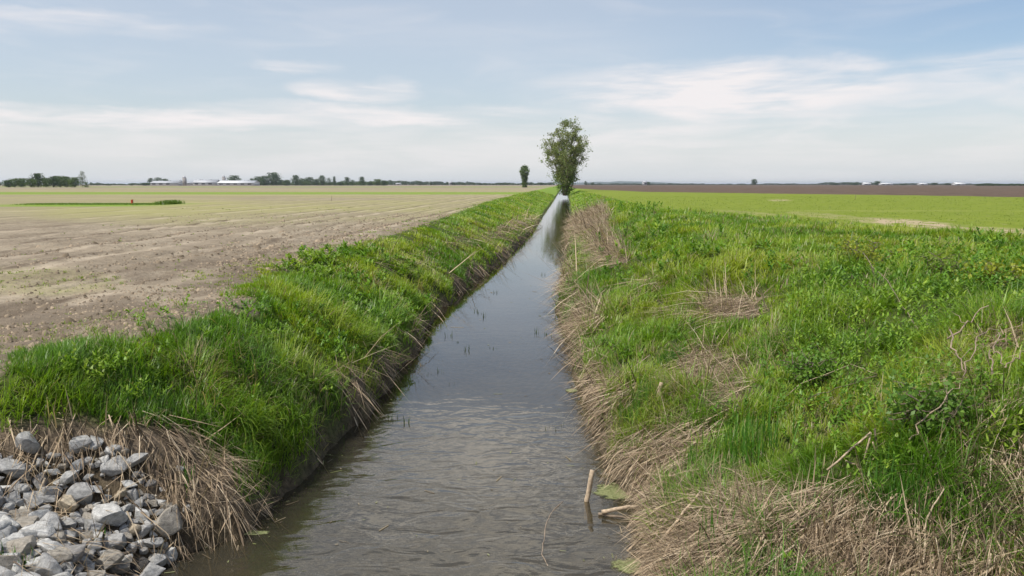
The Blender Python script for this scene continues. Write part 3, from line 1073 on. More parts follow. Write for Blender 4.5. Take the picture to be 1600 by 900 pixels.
ROCKMESH = [rock_mesh(400 + q) for q in range(14)]
G, LG, W, T, DK, BR = (.42, .415, .40), (.56, .555, .53), (.76, .755, .72), (.52, .44, .32), (.27, .26, .25), (.38, .345, .29)
ROCKS = [  # px, py, width px, height px, tint, label
    (105, 770, 58, 34, T, 'large tan flat-topped slab in the upper middle of the rock pile'),
    (172, 787, 58, 46, LG, 'largest light grey block of the pile, right of the tan slab'),
    (222, 784, 34, 26, W, 'pale grey stone at the right of the largest grey block'),
    (243, 803, 40, 18, G, 'flat grey stone at the right end of the pile beside straw'),
    (105, 796, 26, 15, W, 'small white stone just below the large tan slab'),
    (62, 790, 50, 30, LG, 'pale wedge of rock with a tan flank left of the white stone'),
    (65, 836, 36, 25, W, 'white rounded stone in the lower left of the pile'),
    (43, 820, 38, 32, LG, 'light grey block behind the white rounded stone'),
    (110, 820, 48, 28, G, 'mid grey flat block in the middle of the pile'),
    (123, 842, 38, 26, T, 'tan pointed stone below the mid grey flat block'),
    (166, 858, 60, 30, BR, 'long brownish slab tilted near the water'),
    (153, 825, 28, 32, LG, 'upright pale stone above the long brownish slab'),
    (209, 812, 30, 26, T, 'tan round-edged stone left of the flat grey end stone'),
    (183, 712, 44, 36, G, 'grey ribbed block standing highest against the straw'),
    (60, 735, 44, 20, DK, 'dark grey flat stone at the upper left of the pile'),
    (82, 719, 28, 14, W, 'small pale stone on top edge of the pile near straw'),
    (13, 762, 40, 28, G, 'grey stone cut by the left picture edge in the upper pile'),
    (5, 745, 26, 13, W, 'thin white stone at the left picture edge'),
    (17, 811, 32, 30, G, 'squarish grey stone near the left edge below the middle'),
    (38, 785, 48, 24, BR, 'brownish grey stone left of the pale wedge'),
    (55, 763, 44, 26, G, 'grey block left of the large tan slab'),
    (130, 755, 50, 36, G, 'dark-sided grey block behind the tan slab'),
    (150, 747, 44, 18, LG, 'long light stone tipped against the dark-sided block'),
    (202, 738, 32, 18, W, 'pale flat stone under the ribbed block'),
    (189, 753, 26, 20, T, 'small tan stone below the pale flat stone'),
    (208, 757, 20, 28, G, 'narrow upright grey stone beside the small tan stone'),
    (14, 853, 40, 22, LG, 'light flat stone at the lower left edge'),
    (65, 859, 44, 28, LG, 'broad light grey stone below the white rounded stone'),
    (43, 892, 38, 20, LG, 'light grey stone on the bottom edge of the picture at left'),
    (108, 869, 22, 26, G, 'small upright grey stone left of the long brownish slab'),
    (220, 831, 26, 16, W, 'small pale stone right of the tan stone, above the wet rock'),
    (190, 870, 36, 24, BR, 'brown stone between long slab and dark wet rock'),
    (170, 886, 32, 20, G, 'grey stone below the long brownish slab by the water'),
    (116, 893, 36, 18, G, 'grey stone at the bottom edge under the upright one'),
    (107, 699, 22, 18, DK, 'small dark stone half sunk in the straw above the pile'),
    (222, 868, 46, 34, (.05, .048, .045), 'dark wet rock standing at the water line'),
    (139, 727, 22, 15, LG, 'small light stone high in the pile, left of the ribbed block'),
    (95, 736, 28, 12, LG, 'thin pale stone right of the dark grey flat stone'),
    (290, 777, 20, 14, G, 'lone grey stone in straw right of the pile'),
    (280, 716, 18, 12, LG, 'lone light stone in the straw above right of the pile'),
    (6, 792, 26, 20, LG, 'light stone cut by the left edge beside the squarish grey one'),
    (92, 705, 0, 0, G, '')]


def put_rock(i, p, w, h, tint, label, sink=.3, depth=None):
    o = bpy.data.objects.new('rock', ROCKMESH[i % len(ROCKMESH)])
    COL.objects.link(o)
    depth = depth or w * rng.uniform(.7, 1.0)
    o.scale = (w / 2, depth / 2, h / 2)
    o.location = (p[0], p[1], p[2] + h / 2 * (1 - 2 * sink))
    o.rotation_euler = (rng.uniform(-.4, .4), rng.uniform(-.4, .4), rng.uniform(-.5, .5))
    v = rng.uniform(.88, 1.12)
    o.color = (tint[0] * v, tint[1] * v, tint[2] * v, 1)
    return tag(o, label, 'rock', 'riprap stones of the pile')


def rocks():
    placed = []
    for i, (px, py, w, h, tint, lab) in enumerate(ROCKS):
        if w == 0: continue
        p = ground(px, py + h * .30 + 9, .06)
        dep = p[1] * CP - (p[2] - CAMZ) * SP
        k = dep / FPX
        p[2] -= .06
        put_rock(i, p, w * k * .86, h * k * .80, tint, lab, .12)
        placed.append((p[0], p[1], w * k / 2))
    # smaller stones that fill the heap
    cnt = 0
    tries = 0
    fill = {'grey': (G, 'small grey stone wedged in a gap of the rock pile'), 'pale': (LG, 'small pale stone wedged in a gap of the rock pile'),
            'dark': (DK, 'small dark stone deep in a gap of the rock pile'), 'brown': (BR, 'small brown stone wedged in a gap of the rock pile')}
    poly = [(-80, 720), (60, 712), (110, 700), (185, 695), (225, 735), (232, 765), (275, 800), (262, 842), (235, 885), (225, 930), (-80, 960)]
    def inside(x, y):
        c = False
        for q in range(len(poly)):
            x1, y1 = poly[q]; x2, y2 = poly[q - 1]
            if (y1 > y) != (y2 > y) and x < (x2 - x1) * (y - y1) / (y2 - y1) + x1: c = not c
        return c
    while cnt < 255 and tries < 20000:
        tries += 1
        px, py = rng.uniform(-80, 290), rng.uniform(695, 955)
        if not inside(px + rng.normal(0, 9), py - 14 + rng.normal(0, 7)): continue
        r = rng.uniform(.03, .075) if cnt > 60 else rng.uniform(.08, .14)
        p = ground(px, py, .02)
        if any((p[0] - a) ** 2 + (p[1] - b) ** 2 < (max(rr, r) * .72 + r * .28) ** 2 for a, b, rr in placed): continue
        key = rng.choice(['grey', 'pale', 'dark', 'brown'], p=[.42, .28, .12, .18])
        tint, lab = fill[key]
        o = put_rock(int(rng.integers(14)), p, r * 2 * rng.uniform(1, 1.4), r * 2 * rng.uniform(.6, .95), tint, lab, .2)
        o['group'] = 'small stones filling the rock pile'
        placed.append((p[0], p[1], r))
        cnt += 1


rocks()


def chips():
    n = 5000
    x = rng.uniform(-7, -1.5, n); y = rng.uniform(4.2, 8.5, n)
    z = H(x, y)
    k = in_pile(x, y, z)
    x, y, z = x[k], y[k], z[k]
    n = len(x)
    base = np.array([[1, 0, 0], [.3, .95, 0], [-.8, .6, 0], [-.8, -.6, 0], [.3, -.95, 0], [.5, .1, .7], [-.2, .5, .8], [-.3, -.4, .75]])
    F = np.array([[0, 1, 5], [1, 6, 5], [1, 2, 6], [2, 7, 6], [2, 3, 7], [3, 4, 7], [4, 5, 7], [4, 0, 5], [5, 6, 7]])
    s_ = np.exp(rng.normal(-4.0, .4, n))
    V = base[None] * s_[:, None, None] * rng.uniform(.6, 1.35, (n, 8, 3))
    th = rng.random(n) * 6.28
    c_, q_ = np.cos(th)[:, None], np.sin(th)[:, None]
    V = np.stack([V[..., 0] * c_ - V[..., 1] * q_, V[..., 0] * q_ + V[..., 1] * c_, V[..., 2] - .1 * s_[:, None]], -1) + np.stack([x, y, z], -1)[:, None]
    FF = (np.arange(n)[:, None, None] * 8 + F[None]).reshape(-1, 3)
    C = np.repeat(np.array([.34, .32, .28]) * rng.uniform(.4, 1.6, n)[:, None], 8, 0)
    tag(np_mesh('stone_chips', V.reshape(-1, 3), [FF], bpy.data.materials['soil_clod'], col=C), 'gravel and stone chips between the rocks of the pile', 'gravel', kind='stuff')


chips()


# ------------------------------------------------------------------ trees
def limb(p0, d, length, r0, seg, curl, r, up=.0):
    pts = [np.array(p0, float)]
    d = np.array(d, float); d /= np.linalg.norm(d)
    for s in range(seg):
        d = d + r.normal(0, curl, 3) + np.array([0, 0, up])
        d /= np.linalg.norm(d)
        pts.append(pts[-1] + d * length / seg)
    return np.array(pts), d


def leaf_cloud(P, size, r, col, flat=.8):
    """leaf-sized quads, one per point"""
    n = len(P)
    u = r.normal(size=(n, 3)); u /= np.linalg.norm(u, axis=1)[:, None]
    w = np.cross(u, r.normal(size=(n, 3))); w /= np.linalg.norm(w, axis=1)[:, None]
    s = size * r.uniform(.6, 1.4, n)[:, None]
    V = np.stack([P - u * s * .5, P + w * s * .28, P + u * s * .5, P - w * s * .28], 1).reshape(-1, 3)
    F = np.arange(4 * n).reshape(-1, 4)
    C = np.repeat(col, 4, 0)
    return V, F, C


def big_tree():
    r = np.random.default_rng(21)
    base = np.array([13.4, 196.0, 1.0])
    root = empty('tree', base)
    tag(root, 'tall ragged tree with many upswept stems standing in the ditch bank', 'tree')
    tr, cr = MB(), MB()
    Ht = 18.9
    tips = []
    for s in range(17):
        az = s * 2.4 + r.uniform(-.3, .3)
        out = .06 + .36 * (s / 16) ** .9 * r.uniform(.7, 1.1)
        ln = (Ht - 1.0) * (1 - .30 * (s / 16)) * r.uniform(.88, 1.0)
        d0 = np.array([math.cos(az) * out * 1.15, math.sin(az) * out, 1])
        p0 = np.array([math.cos(az) * .35, math.sin(az) * .35, -.4])
        pts, _ = limb(p0, d0, ln, .2, 10, .055, r, .03)
        tr.tube(pts, np.linspace(.26 if s < 6 else .17, .03, 11), 6)
        for k in range(3, 11):
            for q in range(2 if k > 4 else 1):
                t = k - 1 + r.random()
                j = int(t)
                j = min(j, 9)
                p = pts[j] + (pts[j + 1] - pts[j]) * (t - int(t))
                a2 = r.uniform(0, 6.28)
                radial = np.array([p[0], p[1], 0]); rn = np.linalg.norm(radial) + .01
                d2 = radial / rn * .8 + np.array([math.cos(a2), math.sin(a2), 0]) * .7 + np.array([0, 0, r.uniform(.35, 1.1)])
                l2 = r.uniform(1.2, 3.0) * (1.15 - k * .05)
                q2, _ = limb(p, d2, l2, .05, 4, .18, r, .03)
                tr.tube(q2, np.linspace(.06, .015, 5), 4)
                for w in (2, 3, 4):
                    tips.append((q2[w], .42 + .1 * r.random(), r.random()))
                    d3 = r.normal(size=3); d3[2] = abs(d3[2])
                    q3, _ = limb(q2[w], d3, r.uniform(.5, 1.2), .02, 2, .2, r)
                    tr.tube(q3, np.linspace(.025, .01, 3), 3)
                    tips.append((q3[-1], .36, r.random()))
    P, C = [], []
    for p, sg, tone in tips:
        h = p[2] / Ht
        if r.random() < .26: continue
        n = int(r.uniform(7, 20))
        P.append(p + r.normal(0, sg, (n, 3)))
        c = np.array([.16, .155, .085]) * (1 - tone) + np.array([.18, .23, .07]) * tone
        C.append(np.broadcast_to(c, (n, 3)) * r.uniform(.7, 1.3, (n, 1)))
    prof = lambda t: np.interp(t, [.1, .2, .33, .45, .62, .78, .9, 1.0], [2.2, 2.6, 3.0, 4.9, 5.2, 4.0, 2.4, 1.0])
    for s in range(330):
        t = r.uniform(.16, .99)
        az = r.uniform(0, 6.28)
        lobe = .70 + .62 * math.sin(az * 3 + t * 9) * math.sin(t * 17 + az)
        rad = prof(t) * r.random() ** .5 * min(lobe, 1.2)
        n = int(r.uniform(7, 22))
        P.append(np.array([math.cos(az) * rad, math.sin(az) * rad, t * (Ht - .4)]) + r.normal(0, .30, (n, 3)))
        tone = r.random()
        C.append((np.array([.16, .155, .085]) * (1 - tone) + np.array([.18, .23, .07]) * tone) * r.uniform(.7, 1.3, (n, 1)))
    # sprigs that break the outline
    for sx, sz, sn in ((-36, 72, 30), (-37, 50, 34), (-33, 60, 22), (-27, 28, 12), (-20, 92, 20), (-30, 66, 20), (33, 76, 26), (36, 66, 26), (32, 44, 12), (26, 92, 30), (30, 86, 16),
                       (12, 108, 26), (-2, 110, 26), (-18, 96, 16), (-26, 82, 18), (34, 56, 14), (20, 98, 10)):
        e = np.array([sx * .163 + .1, r.uniform(-1.2, 1.2), sz * .163])
        st = np.array([e[0] * .45, e[1] * .3, e[2] - 2.6])
        tr.tube([st, (st + e) / 2 + r.normal(0, .15, 3), e], [.06, .035, .012], 4)
        P.append(e + r.normal(0, 1, (sn, 3)) * np.array([.42, .4, .34]))
        C.append(np.array([.15, .19, .065]) * r.uniform(.7, 1.3, (sn, 1)))
        P.append((st + e) / 2 + r.normal(0, .35, (sn // 2, 3)))
        C.append(np.array([.15, .17, .065]) * r.uniform(.7, 1.3, (sn // 2, 1)))
    # leafy suckers low round the foot
    for s in range(120):
        az = r.uniform(0, 6.28); rad = r.uniform(.4, 2.6)
        hh = r.uniform(.2, 5.2)
        n = 26
        cpt = np.array([math.cos(az) * rad * min(1, .35 + .35 * hh), math.sin(az) * rad, hh])
        P.append(cpt + r.normal(0, .45, (n, 3)))
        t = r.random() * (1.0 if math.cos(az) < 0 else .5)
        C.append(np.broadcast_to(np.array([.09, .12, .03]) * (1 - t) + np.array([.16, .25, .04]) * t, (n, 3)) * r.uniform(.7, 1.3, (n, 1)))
    P, C = np.concatenate(P), np.concatenate(C)
    for hx, hz, hr in ((-2.3, 13.6, .95), (2.5, 12.4, .9), (-3.3, 9.0, .9), (3.5, 8.6, .9), (.9, 15.9, .7), (-1.3, 11.0, .6), (-4.0, 11.6, .8), (3.9, 15.0, 1.0), (-3.4, 16.0, .9), (1.6, 9.6, .5), (-2.6, 6.0, .6)):
        out_ = ((P[:, 0] - hx) / hr) ** 2 + (P[:, 1] / 4) ** 2 + ((P[:, 2] - hz) / hr) ** 2 > r.uniform(.5, 1.2, len(P))
        P, C = P[out_], C[out_]
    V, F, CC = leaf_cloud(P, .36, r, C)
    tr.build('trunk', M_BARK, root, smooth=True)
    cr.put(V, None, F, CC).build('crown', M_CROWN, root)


big_tree()


def small_tree_mesh(seed, shape, h, w, n, cols, trunk_h=.15, leaf=None):
    """one mesh of a far tree: trunk with limbs plus leaf clumps. shape: round, column, flare, ragged, conifer, bush"""
    r = np.random.default_rng(seed)
    tr = MB()
    pts = np.array([[0, 0, -.3], [r.normal(0, .02) * w, r.normal(0, .02) * w, h * .4], [r.normal(0, .03) * w, 0, h * .85]])
    tr.tube(pts, np.array([.028, .018, .006]) * h, 5, (.09, .075, .06))
    for q in range(7):
        z0 = h * r.uniform(trunk_h, .6)
        a = r.uniform(0, 6.28)
        o_ = .38 * w
        tr.tube([[0, 0, z0], [math.cos(a) * o_ * .5, math.sin(a) * o_ * .5, z0 + h * .12], [math.cos(a) * o_, math.sin(a) * o_, z0 + h * .22]],
                np.array([.012, .007, .003]) * h, 4, (.09, .075, .06))
    nv = tr.n
    nf3 = sum(len(f) for f in tr.F3); nf4 = sum(len(f) for f in tr.F4)
    P, C = [], []
    k = 26
    for c in range(k):
        t = (c + r.random()) / k
        z = trunk_h + (1 - trunk_h) * t
        if shape == 'round': rad = math.sin(math.pi * min(max(.08 + .84 * t, .02), 1)) ** .6
        elif shape == 'column': rad = .45 + .5 * math.sin(math.pi * t)
        elif shape == 'flare': rad = .36 + .64 * sstep(t, .35, .75) * (1 if t < .93 else .7)
        elif shape == 'conifer': rad = 1.05 - t
        elif shape == 'bush': rad = 1 - .5 * t
        else: rad = (.35 + .75 * math.sin(math.pi * min(t * .9 + .1, 1))) * r.uniform(.6, 1.15)
        m = max(1, int(3 * rad + 1))
        for q in range(m):
            a = r.uniform(0, 6.28); rr = r.random() ** .5 * rad * w / 2 * .82
            cp = np.array([math.cos(a) * rr, math.sin(a) * rr, z * h * .94])
            nn = max(5, int(n / (k * m)))
            sg = w * .105
            P.append(cp + r.normal(0, 1, (nn, 3)) * np.array([sg, sg, sg * .8]))
            tone = r.random()
            C.append((np.array(cols[0]) * (1 - tone) + np.array(cols[1]) * tone) * r.uniform(.75, 1.25, (nn, 1)))
    P, C = np.concatenate(P), np.concatenate(C)
    P[:, 2] = np.clip(P[:, 2], .02 * h, h)
    V, F, CC = leaf_cloud(P, leaf or w * .085, r, C)
    tr.put(V, None, F, CC)
    me_obj = tr.build('tree', M_CROWN)
    me = me_obj.data
    bpy.data.objects.remove(me_obj)
    return me


DKG = ((.03, .055, .022), (.065, .105, .038))
MDG = ((.055, .085, .03), (.10, .145, .05))
GRY = ((.07, .085, .05), (.12, .14, .08))
TM = {
    'round': [small_tree_mesh(500 + q, 'round', 1, 1, 1500, DKG) for q in range(4)],
    'mid': [small_tree_mesh(510 + q, 'round', 1, 1, 1500, MDG) for q in range(3)],
    'ragged': [small_tree_mesh(520 + q, 'ragged', 1, 1, 1200, DKG) for q in range(4)],
    'column': [small_tree_mesh(530 + q, 'column', 1, 1, 1000, DKG, leaf=.07) for q in range(3)],
    'conifer': [small_tree_mesh(540 + q, 'conifer', 1, 1, 1000, DKG, .05) for q in range(3)],
    'bush': [small_tree_mesh(550 + q, 'bush', 1, 1, 1000, MDG, .0) for q in range(2)],
    'bare': [small_tree_mesh(560, 'ragged', 1, 1, 420, GRY)],
    'flare': [small_tree_mesh(570, 'flare', 1, 1, 2600, MDG, .02)],
}


def far_tree(kind, px, top, wpx, Y, label, group=None, base=ZF, rot=None):
    """a tree standing Y metres off; its top at picture row `top`"""
    x = (px - 800) / FPX * Y
    h = CAMZ + (288.0 - top) / FPX * Y - base
    w = wpx / FPX * Y
    me = TM[kind][int(rng.integers(len(TM[kind])))]
    o = bpy.data.objects.new('tree' if kind != 'bush' else 'bush', me)
    COL.objects.link(o)
    o.location = (x, Y, base - .05)
    o.scale = (w, w, max(h, 1.0))
    o.rotation_euler = (0, 0, rng.uniform(0, 6.28) if rot is None else rot)
    return tag(o, label, 'tree' if kind != 'bush' else 'bush', group)


# the vase-shaped tree left of the big one, with its own trunk and crown
def vase_tree():
    Y = 420.0
    base = (20 / FPX * Y - .2, Y, ZF)
    root = empty('tree', base)
    tag(root, 'small round-headed tree on a thick leafy stem left of the tall ditch tree', 'tree')
    r = np.random.default_rng(33)
    tr = MB()
    Ht = CAMZ + 28 / FPX * Y - ZF
    for s in range(6):
        a = s * 1.05
        pts, _ = limb([0.2 * math.cos(a), .2 * math.sin(a), -.2], [.08 * math.cos(a), .08 * math.sin(a), 1], Ht * .75, .2, 6, .03, r)
        tr.tube(pts, np.linspace(.28, .05, 7), 6)
    tr.build('trunk', M_BARK, root)
    P, C = [], []
    for c in range(430):
        t = r.random()
        z = t * Ht
        rad = float(np.interp(t, [0, .3, .45, .58, .68, .78, .88, .95, 1], [1.0, 1.1, 1.45, 2.1, 2.6, 2.75, 2.3, 1.6, .6]))
        a = r.uniform(0, 6.28); rr = rad * r.random() ** .5
        n = 22
        P.append(np.array([math.cos(a) * rr, math.sin(a) * rr, z]) + r.normal(0, .3, (n, 3)))
        tone = r.random()
        C.append((np.array([.08, .12, .045]) * (1 - tone) + np.array([.14, .19, .07]) * tone) * r.uniform(.75, 1.25, (n, 1)))
    P, C = np.concatenate(P), np.concatenate(C)
    V, F, CC = leaf_cloud(P, .42, r, C)
    MB().put(V, None, F, CC).build('crown', M_CROWN, root)


vase_tree()

# grove at the far left: (px, top, width)
gl = 'trees of the grove at the far left'
for i, (px, top, wp, lab) in enumerate([
        (20, 281.5, 16, 'low leftmost tree of the far left grove'), (30, 279, 18, 'rounded tree second from the left end of the grove'),
        (43, 278.5, 18, 'bushy tree left of the tallest grove tree'), (55, 279, 16, 'tree just left beneath the tallest grove crown'),
        (66, 271, 19, 'tallest broad tree of the far left grove'), (78, 278, 18, 'tree just right of the tallest grove tree'),
        (90, 275.5, 18, 'full crowned tree in the middle right of the grove'), (101, 275, 18, 'tall tree in the right half of the grove'),
        (112, 276, 18, 'tree near the right end of the grove'), (123, 277, 18, 'rightmost dense tree of the far left grove')]):
    far_tree('mid' if i % 2 else 'round', px, top, wp * 1.15, 440 + 10 * (i % 3), lab, gl)
far_tree('bare', 135, 268, 13, 445, 'thin pale half-bare tree at the right end of the grove')
far_tree('bush', 141, 284, 9, 442, 'dark bush at the foot of the pale half-bare tree')
far_tree('round', 4, 284.5, 14, 900, 'low dark tree at the left picture edge')

hd = 'dark trees of the left tree line'
spots = [(148, 285, 6, 'column'), (211, 287, 6, 'conifer'), (175, 289.2, 7, 'round'),
         (232, 285.5, 16, 'round'), (241, 278.5, 9, 'ragged'), (252, 277.5, 11, 'ragged'), (263, 279.5, 11, 'round'),
         (371, 274.5, 17, 'round'), (328, 281, 7, 'ragged'), (336, 283.5, 12, 'ragged'), (397, 279, 7, 'ragged'),
         (408, 276, 14, 'round'), (418, 275, 14, 'round'), (431, 270, 18, 'round'), (443, 281, 12, 'round'), (452, 281, 10, 'round'),
         (466, 274, 14, 'ragged'), (476, 279.5, 12, 'round'), (487, 277, 14, 'round'), (497, 280, 10, 'round'), (506, 274.5, 11, 'ragged'),
         (517, 278, 8, 'column'), (525, 276, 6, 'conifer'), (535, 284, 10, 'round'), (545, 277, 9, 'ragged'), (553, 281, 8, 'column'),
         (568, 276.5, 9, 'ragged'), (580, 284, 8, 'round'), (592, 280, 12, 'mid'), (602, 282, 9, 'round')]
names = {148: 'twin narrow dark trees right of the grove', 211: 'tiny pointed tree alone on the left horizon', 371: 'dome-shaped dark tree behind the right long white barn',
         252: 'flat-topped tree behind the left barn', 431: 'tallest tree right of the barns', 466: 'tall uneven tree on the left tree line beyond the barns', 525: 'slim pointed tree in the left tree line',
         568: 'lone taller tree where the left tree line thins out', 545: 'tree before the gap in the left tree line', 592: 'lighter green tree at the right end of the taller left tree line'}
for px, top, wp, kind in spots:
    far_tree(kind, px, top, wp * 1.3, 1050 + float(rng.uniform(-60, 120)), names.get(px, 'dark tree of the tree line on the horizon left of the ditch'), hd)
far_tree('column', 158, 285, 7, 1100, 'right one of the twin narrow dark trees beside the grove')

for j, px in enumerate(np.arange(402, 610, 6.5)):
    far_tree('bush', px, 283.8 + rng.uniform(-1.2, 1.2), rng.uniform(7, 11), 1120 + float(rng.uniform(-40, 60)), 'low dark bush filling the foot of the left tree line', 'bushes under the left tree line')
# low woods along the horizon, tree by tree
fl = 'small far trees along the horizon'
px = 150.0
i = 0
while px < 868:
    top = float(np.interp(px, [150, 400, 560, 620, 680, 760, 870], [286.8, 286.5, 284.5, 281.8, 284, 285, 285.2])) + 3.0 * (float(fbm(px * .06, 3.0, 1, 3, 7)) - .4)
    far_tree(['round', 'ragged', 'round', 'conifer'][i % 4], px, top + rng.uniform(-1, .8), rng.uniform(6, 10), 1500 + rng.uniform(-150, 150),
             'small far tree in the dark strip along the horizon left of the ditch', fl)
    px += rng.uniform(2.8, 4.6)
    i += 1
fr_ = 'tiny trees along the right horizon'
px = 918.0
while px < 1600:
    gap = vnoise(np.array(px * .03), np.array(1.0), 3)
    top = 287.0 + 1.6 * (.5 - float(gap)) + rng.uniform(-.6, .6)
    if 1275 < px < 1385: top -= 1.4
    far_tree(['round', 'ragged', 'round'][i % 3], px, top, rng.uniform(7, 12), 2300 + rng.uniform(-200, 200),
             'tiny tree in the hazy strip along the horizon right of the ditch', fr_)
    px += rng.uniform(4, 6.5)
    i += 1
for px, top, wp, lab in [(914, 283, 6, 'narrow tree just right of the tall ditch tree on the horizon'), (925, 285, 8, 'low tree second right of the tall ditch tree'),
                         (1011, 284.5, 9, 'small dark tree beside the white shed on the horizon'), (1175, 280, 10, 'lone taller tree on the middle of the right horizon'),
                         (1366, 283, 12, 'taller rounded tree at right before the white houses'), (1330, 286, 14, 'wide low tree left of the taller rounded one on the right'),
                         (1455, 285.5, 14, 'rounded tree between the houses at far right'), (1475, 286, 12, 'tree close beside the pale house at far right'),
                         (1300, 286.5, 16, 'low broad tree on the right horizon near the houses'), (1405, 287, 14, 'low tree right of the houses')]:
    far_tree('round' if wp > 9 else 'ragged', px, top, wp, 1500, lab)
i = 0
for px in np.arange(1522, 1600, 8.0):
    far_tree('round', px, 287.2, 12, 900 + 10 * (i % 3), 'dark hedge tree above the brown strip at the right edge', 'hedge trees at the right edge')
    i += 1


# ------------------------------------------------------------------ farm buildings on the horizon
M_WHITE = simple('white_steel_cladding', (.52, .52, .52), .5, .06, .3)
M_ROOFG = simple('grey_steel_roof', (.45, .46, .48), .45, .08, .3)
M_ROOFL = simple('pale_steel_roof', (.62, .63, .64), .5, .05, .3)
M_SILO = simple('concrete_silo', (.30, .28, .27), .85, .15, .4)
M_DARKW = simple('dark_opening', (.03, .03, .035), .6, .1, 1)
M_DOME = simple('silo_dome_metal', (.38, .38, .40), .4, .1, 1, metallic=.3)


def barn(px0, px1, Y, eave, ridge, depth, label, rz=0.0, roof=None):
    x0, x1 = (px0 - 800) / FPX * Y, (px1 - 800) / FPX * Y
    w = x1 - x0
    root = empty('barn', ((x0 + x1) / 2, Y + depth / 2, ZF), rz)
    tag(root, label, 'barn')
    b = MB()
    b.box((0, 0, eave / 2), (w, depth, eave))
    # gable ends
    for s in (-1, 1):
        b.put([[s * w / 2, -depth / 2, eave], [s * w / 2, depth / 2, eave], [s * w / 2, 0, ridge]], [[0, 1, 2]])
    b.build('wall', M_WHITE, root)
    r_ = MB()
    th = .15
    for s in (-1, 1):
        y0, y1 = s * (depth / 2 + .6), 0
        z0, z1 = eave - .25, ridge
        X = w / 2 + .5
        V = [[-X, y0, z0 + .05], [X, y0, z0 + .05], [X, y1, z1 + .05], [-X, y1, z1 + .05],
             [-X, y0, z0 + th + .05], [X, y0, z0 + th + .05], [X, y1, z1 + th + .05], [-X, y1, z1 + th + .05]]
        r_.put(V, None, [[0, 1, 2, 3], [4, 5, 6, 7], [0, 1, 5, 4], [1, 2, 6, 5], [2, 3, 7, 6], [3, 0, 4, 7]])
    rf = r_.build('roof', roof or M_ROOFG, root)
    for k in range(max(1, int(w // 14))):
        v = MB().box((-w / 2 + 7 + k * 14, 0, ridge + .45), (1.2, 1.2, .7))
        v.build('vent', M_ROOFG, rf)
    for k in range(max(1, int(w // 9))):
        MB().box((-w / 2 + 4.5 + k * 9, -depth / 2 - .04, eave * .55), (4.5, .06, eave * .35)).build('window', M_DARKW, root)
    return root


def silo(px, Y, wpx, top, label, dome=True):
    x = (px - 800) / FPX * Y
    h = CAMZ + (288 - top) / FPX * Y - ZF
    r_ = wpx / FPX * Y / 2
    root = empty('silo', (x, Y, ZF))
    tag(root, label, 'silo')
    MB().tube([[0, 0, -.2], [0, 0, h - r_]], [r_, r_], 20).build('wall', M_SILO, root)
    c = MB()
    pts = [[0, 0, h - r_ + .003 + r_ * math.sin(t)] for t in np.linspace(0, 1.45, 6)]
    c.tube(pts, [(r_ + .05) * math.cos(t) for t in np.linspace(0, 1.45, 6)], 20)
    c.build('dome', M_DOME, root, smooth=True)
    b = MB()
    for z in np.arange(1.5, h - r_, 1.6):
        b.tube([[0, 0, z], [0, 0, z + .12]], [r_ + .06, r_ + .06], 20)
    b.build('hoop', M_DOME, root)
    MB().box((r_ + .35, 0, (h - r_) / 2), (.7, .9, h - r_)).build('chute', M_WHITE, root)


barn(240, 283, 1000, 3.8, 6.0, 22, 'long grey-roofed white barn, leftmost of the farm buildings')
barn(278, 306, 1030, 3.6, 5.0, 16, 'low pale shed at the foot of the left silo')
barn(306, 342, 1015, 4.2, 7.6, 16, 'pale barn between the two silos')
barn(344, 400, 980, 3.6, 6.4, 24, 'long bright white barn below the dome-shaped tree', roof=M_ROOFL)
silo(293, 1000, 5.5, 275.5, 'dark silo between the left barn and the pale barn')
silo(354, 1005, 5.0, 274.5, 'slim dark silo behind the left end of the bright white barn')
silo(321, 1040, 4.5, 280, 'short silo behind the pale barn between the two taller silos')
silo(287, 1020, 3.0, 281, 'thin short silo just left of the dark silo')
barn(672, 676, 1400, 4.5, 6, 10, 'small white farmhouse in the tree line, nearer the tall ditch tree')
barn(702, 706, 1400, 5.0, 6.5, 8, 'narrow white building standing in the far tree line')
barn(620, 627, 1400, 3.0, 4, 10, 'low white shed in the far left tree line')
barn(1003, 1009, 1450, 6.0, 7.5, 10, 'white shed alone on the horizon right of the tall tree')
barn(1345, 1356, 1450, 3, 5, 10, 'white house left of the taller rounded tree on the right', roof=M_ROOFL)
barn(1372, 1390, 1450, 2.6, 4, 12, 'long low white house right of the taller rounded tree', roof=M_ROOFL)
barn(1487, 1502, 1200, 2.4, 4.6, 12, 'pale roofed house at the far right horizon', roof=M_ROOFL)
barn(1432, 1444, 1450, 2.6, 4, 12, 'low white barn left of the rounded far right tree', roof=M_ROOFL)


# raised brown land at the far right, and blue hills far off
def ridge(name, px0, px1, Y, hpx, material, seed, depth):
    n = 60
    xs = np.linspace((px0 - 800) / FPX * Y, (px1 - 800) / FPX * Y, n)
    t = np.linspace(0, 1, n)
    env = np.sin(np.pi * t) ** .6 if name == 'hills' else sstep(t, 0, .06)
    h = hpx / FPX * Y * env * (.6 + .6 * fbm(t * 9, t * 0, 1, 4, seed)) + CAMZ
    rows = []
    for k, f in enumerate((0, .6, 1, .6, 0)):
        rows.append(np.stack([xs, np.full(n, Y + depth * (k / 4)), ZF - 2 + (h - ZF + 2) * f], -1))
    V = np.concatenate(rows)
    j = np.arange(n - 1)
    F = np.concatenate([np.stack([k * n + j, k * n + j + 1, (k + 1) * n + j + 1, (k + 1) * n + j], -1) for k in range(4)])
    return tag(np_mesh(name, V, [F], material, smooth=True), kind='structure')


ridge('hills', 890, 1100, 7600, 5.0, simple('wooded_hill', (.05, .075, .05), .95, .2, .002), 3, 1500)


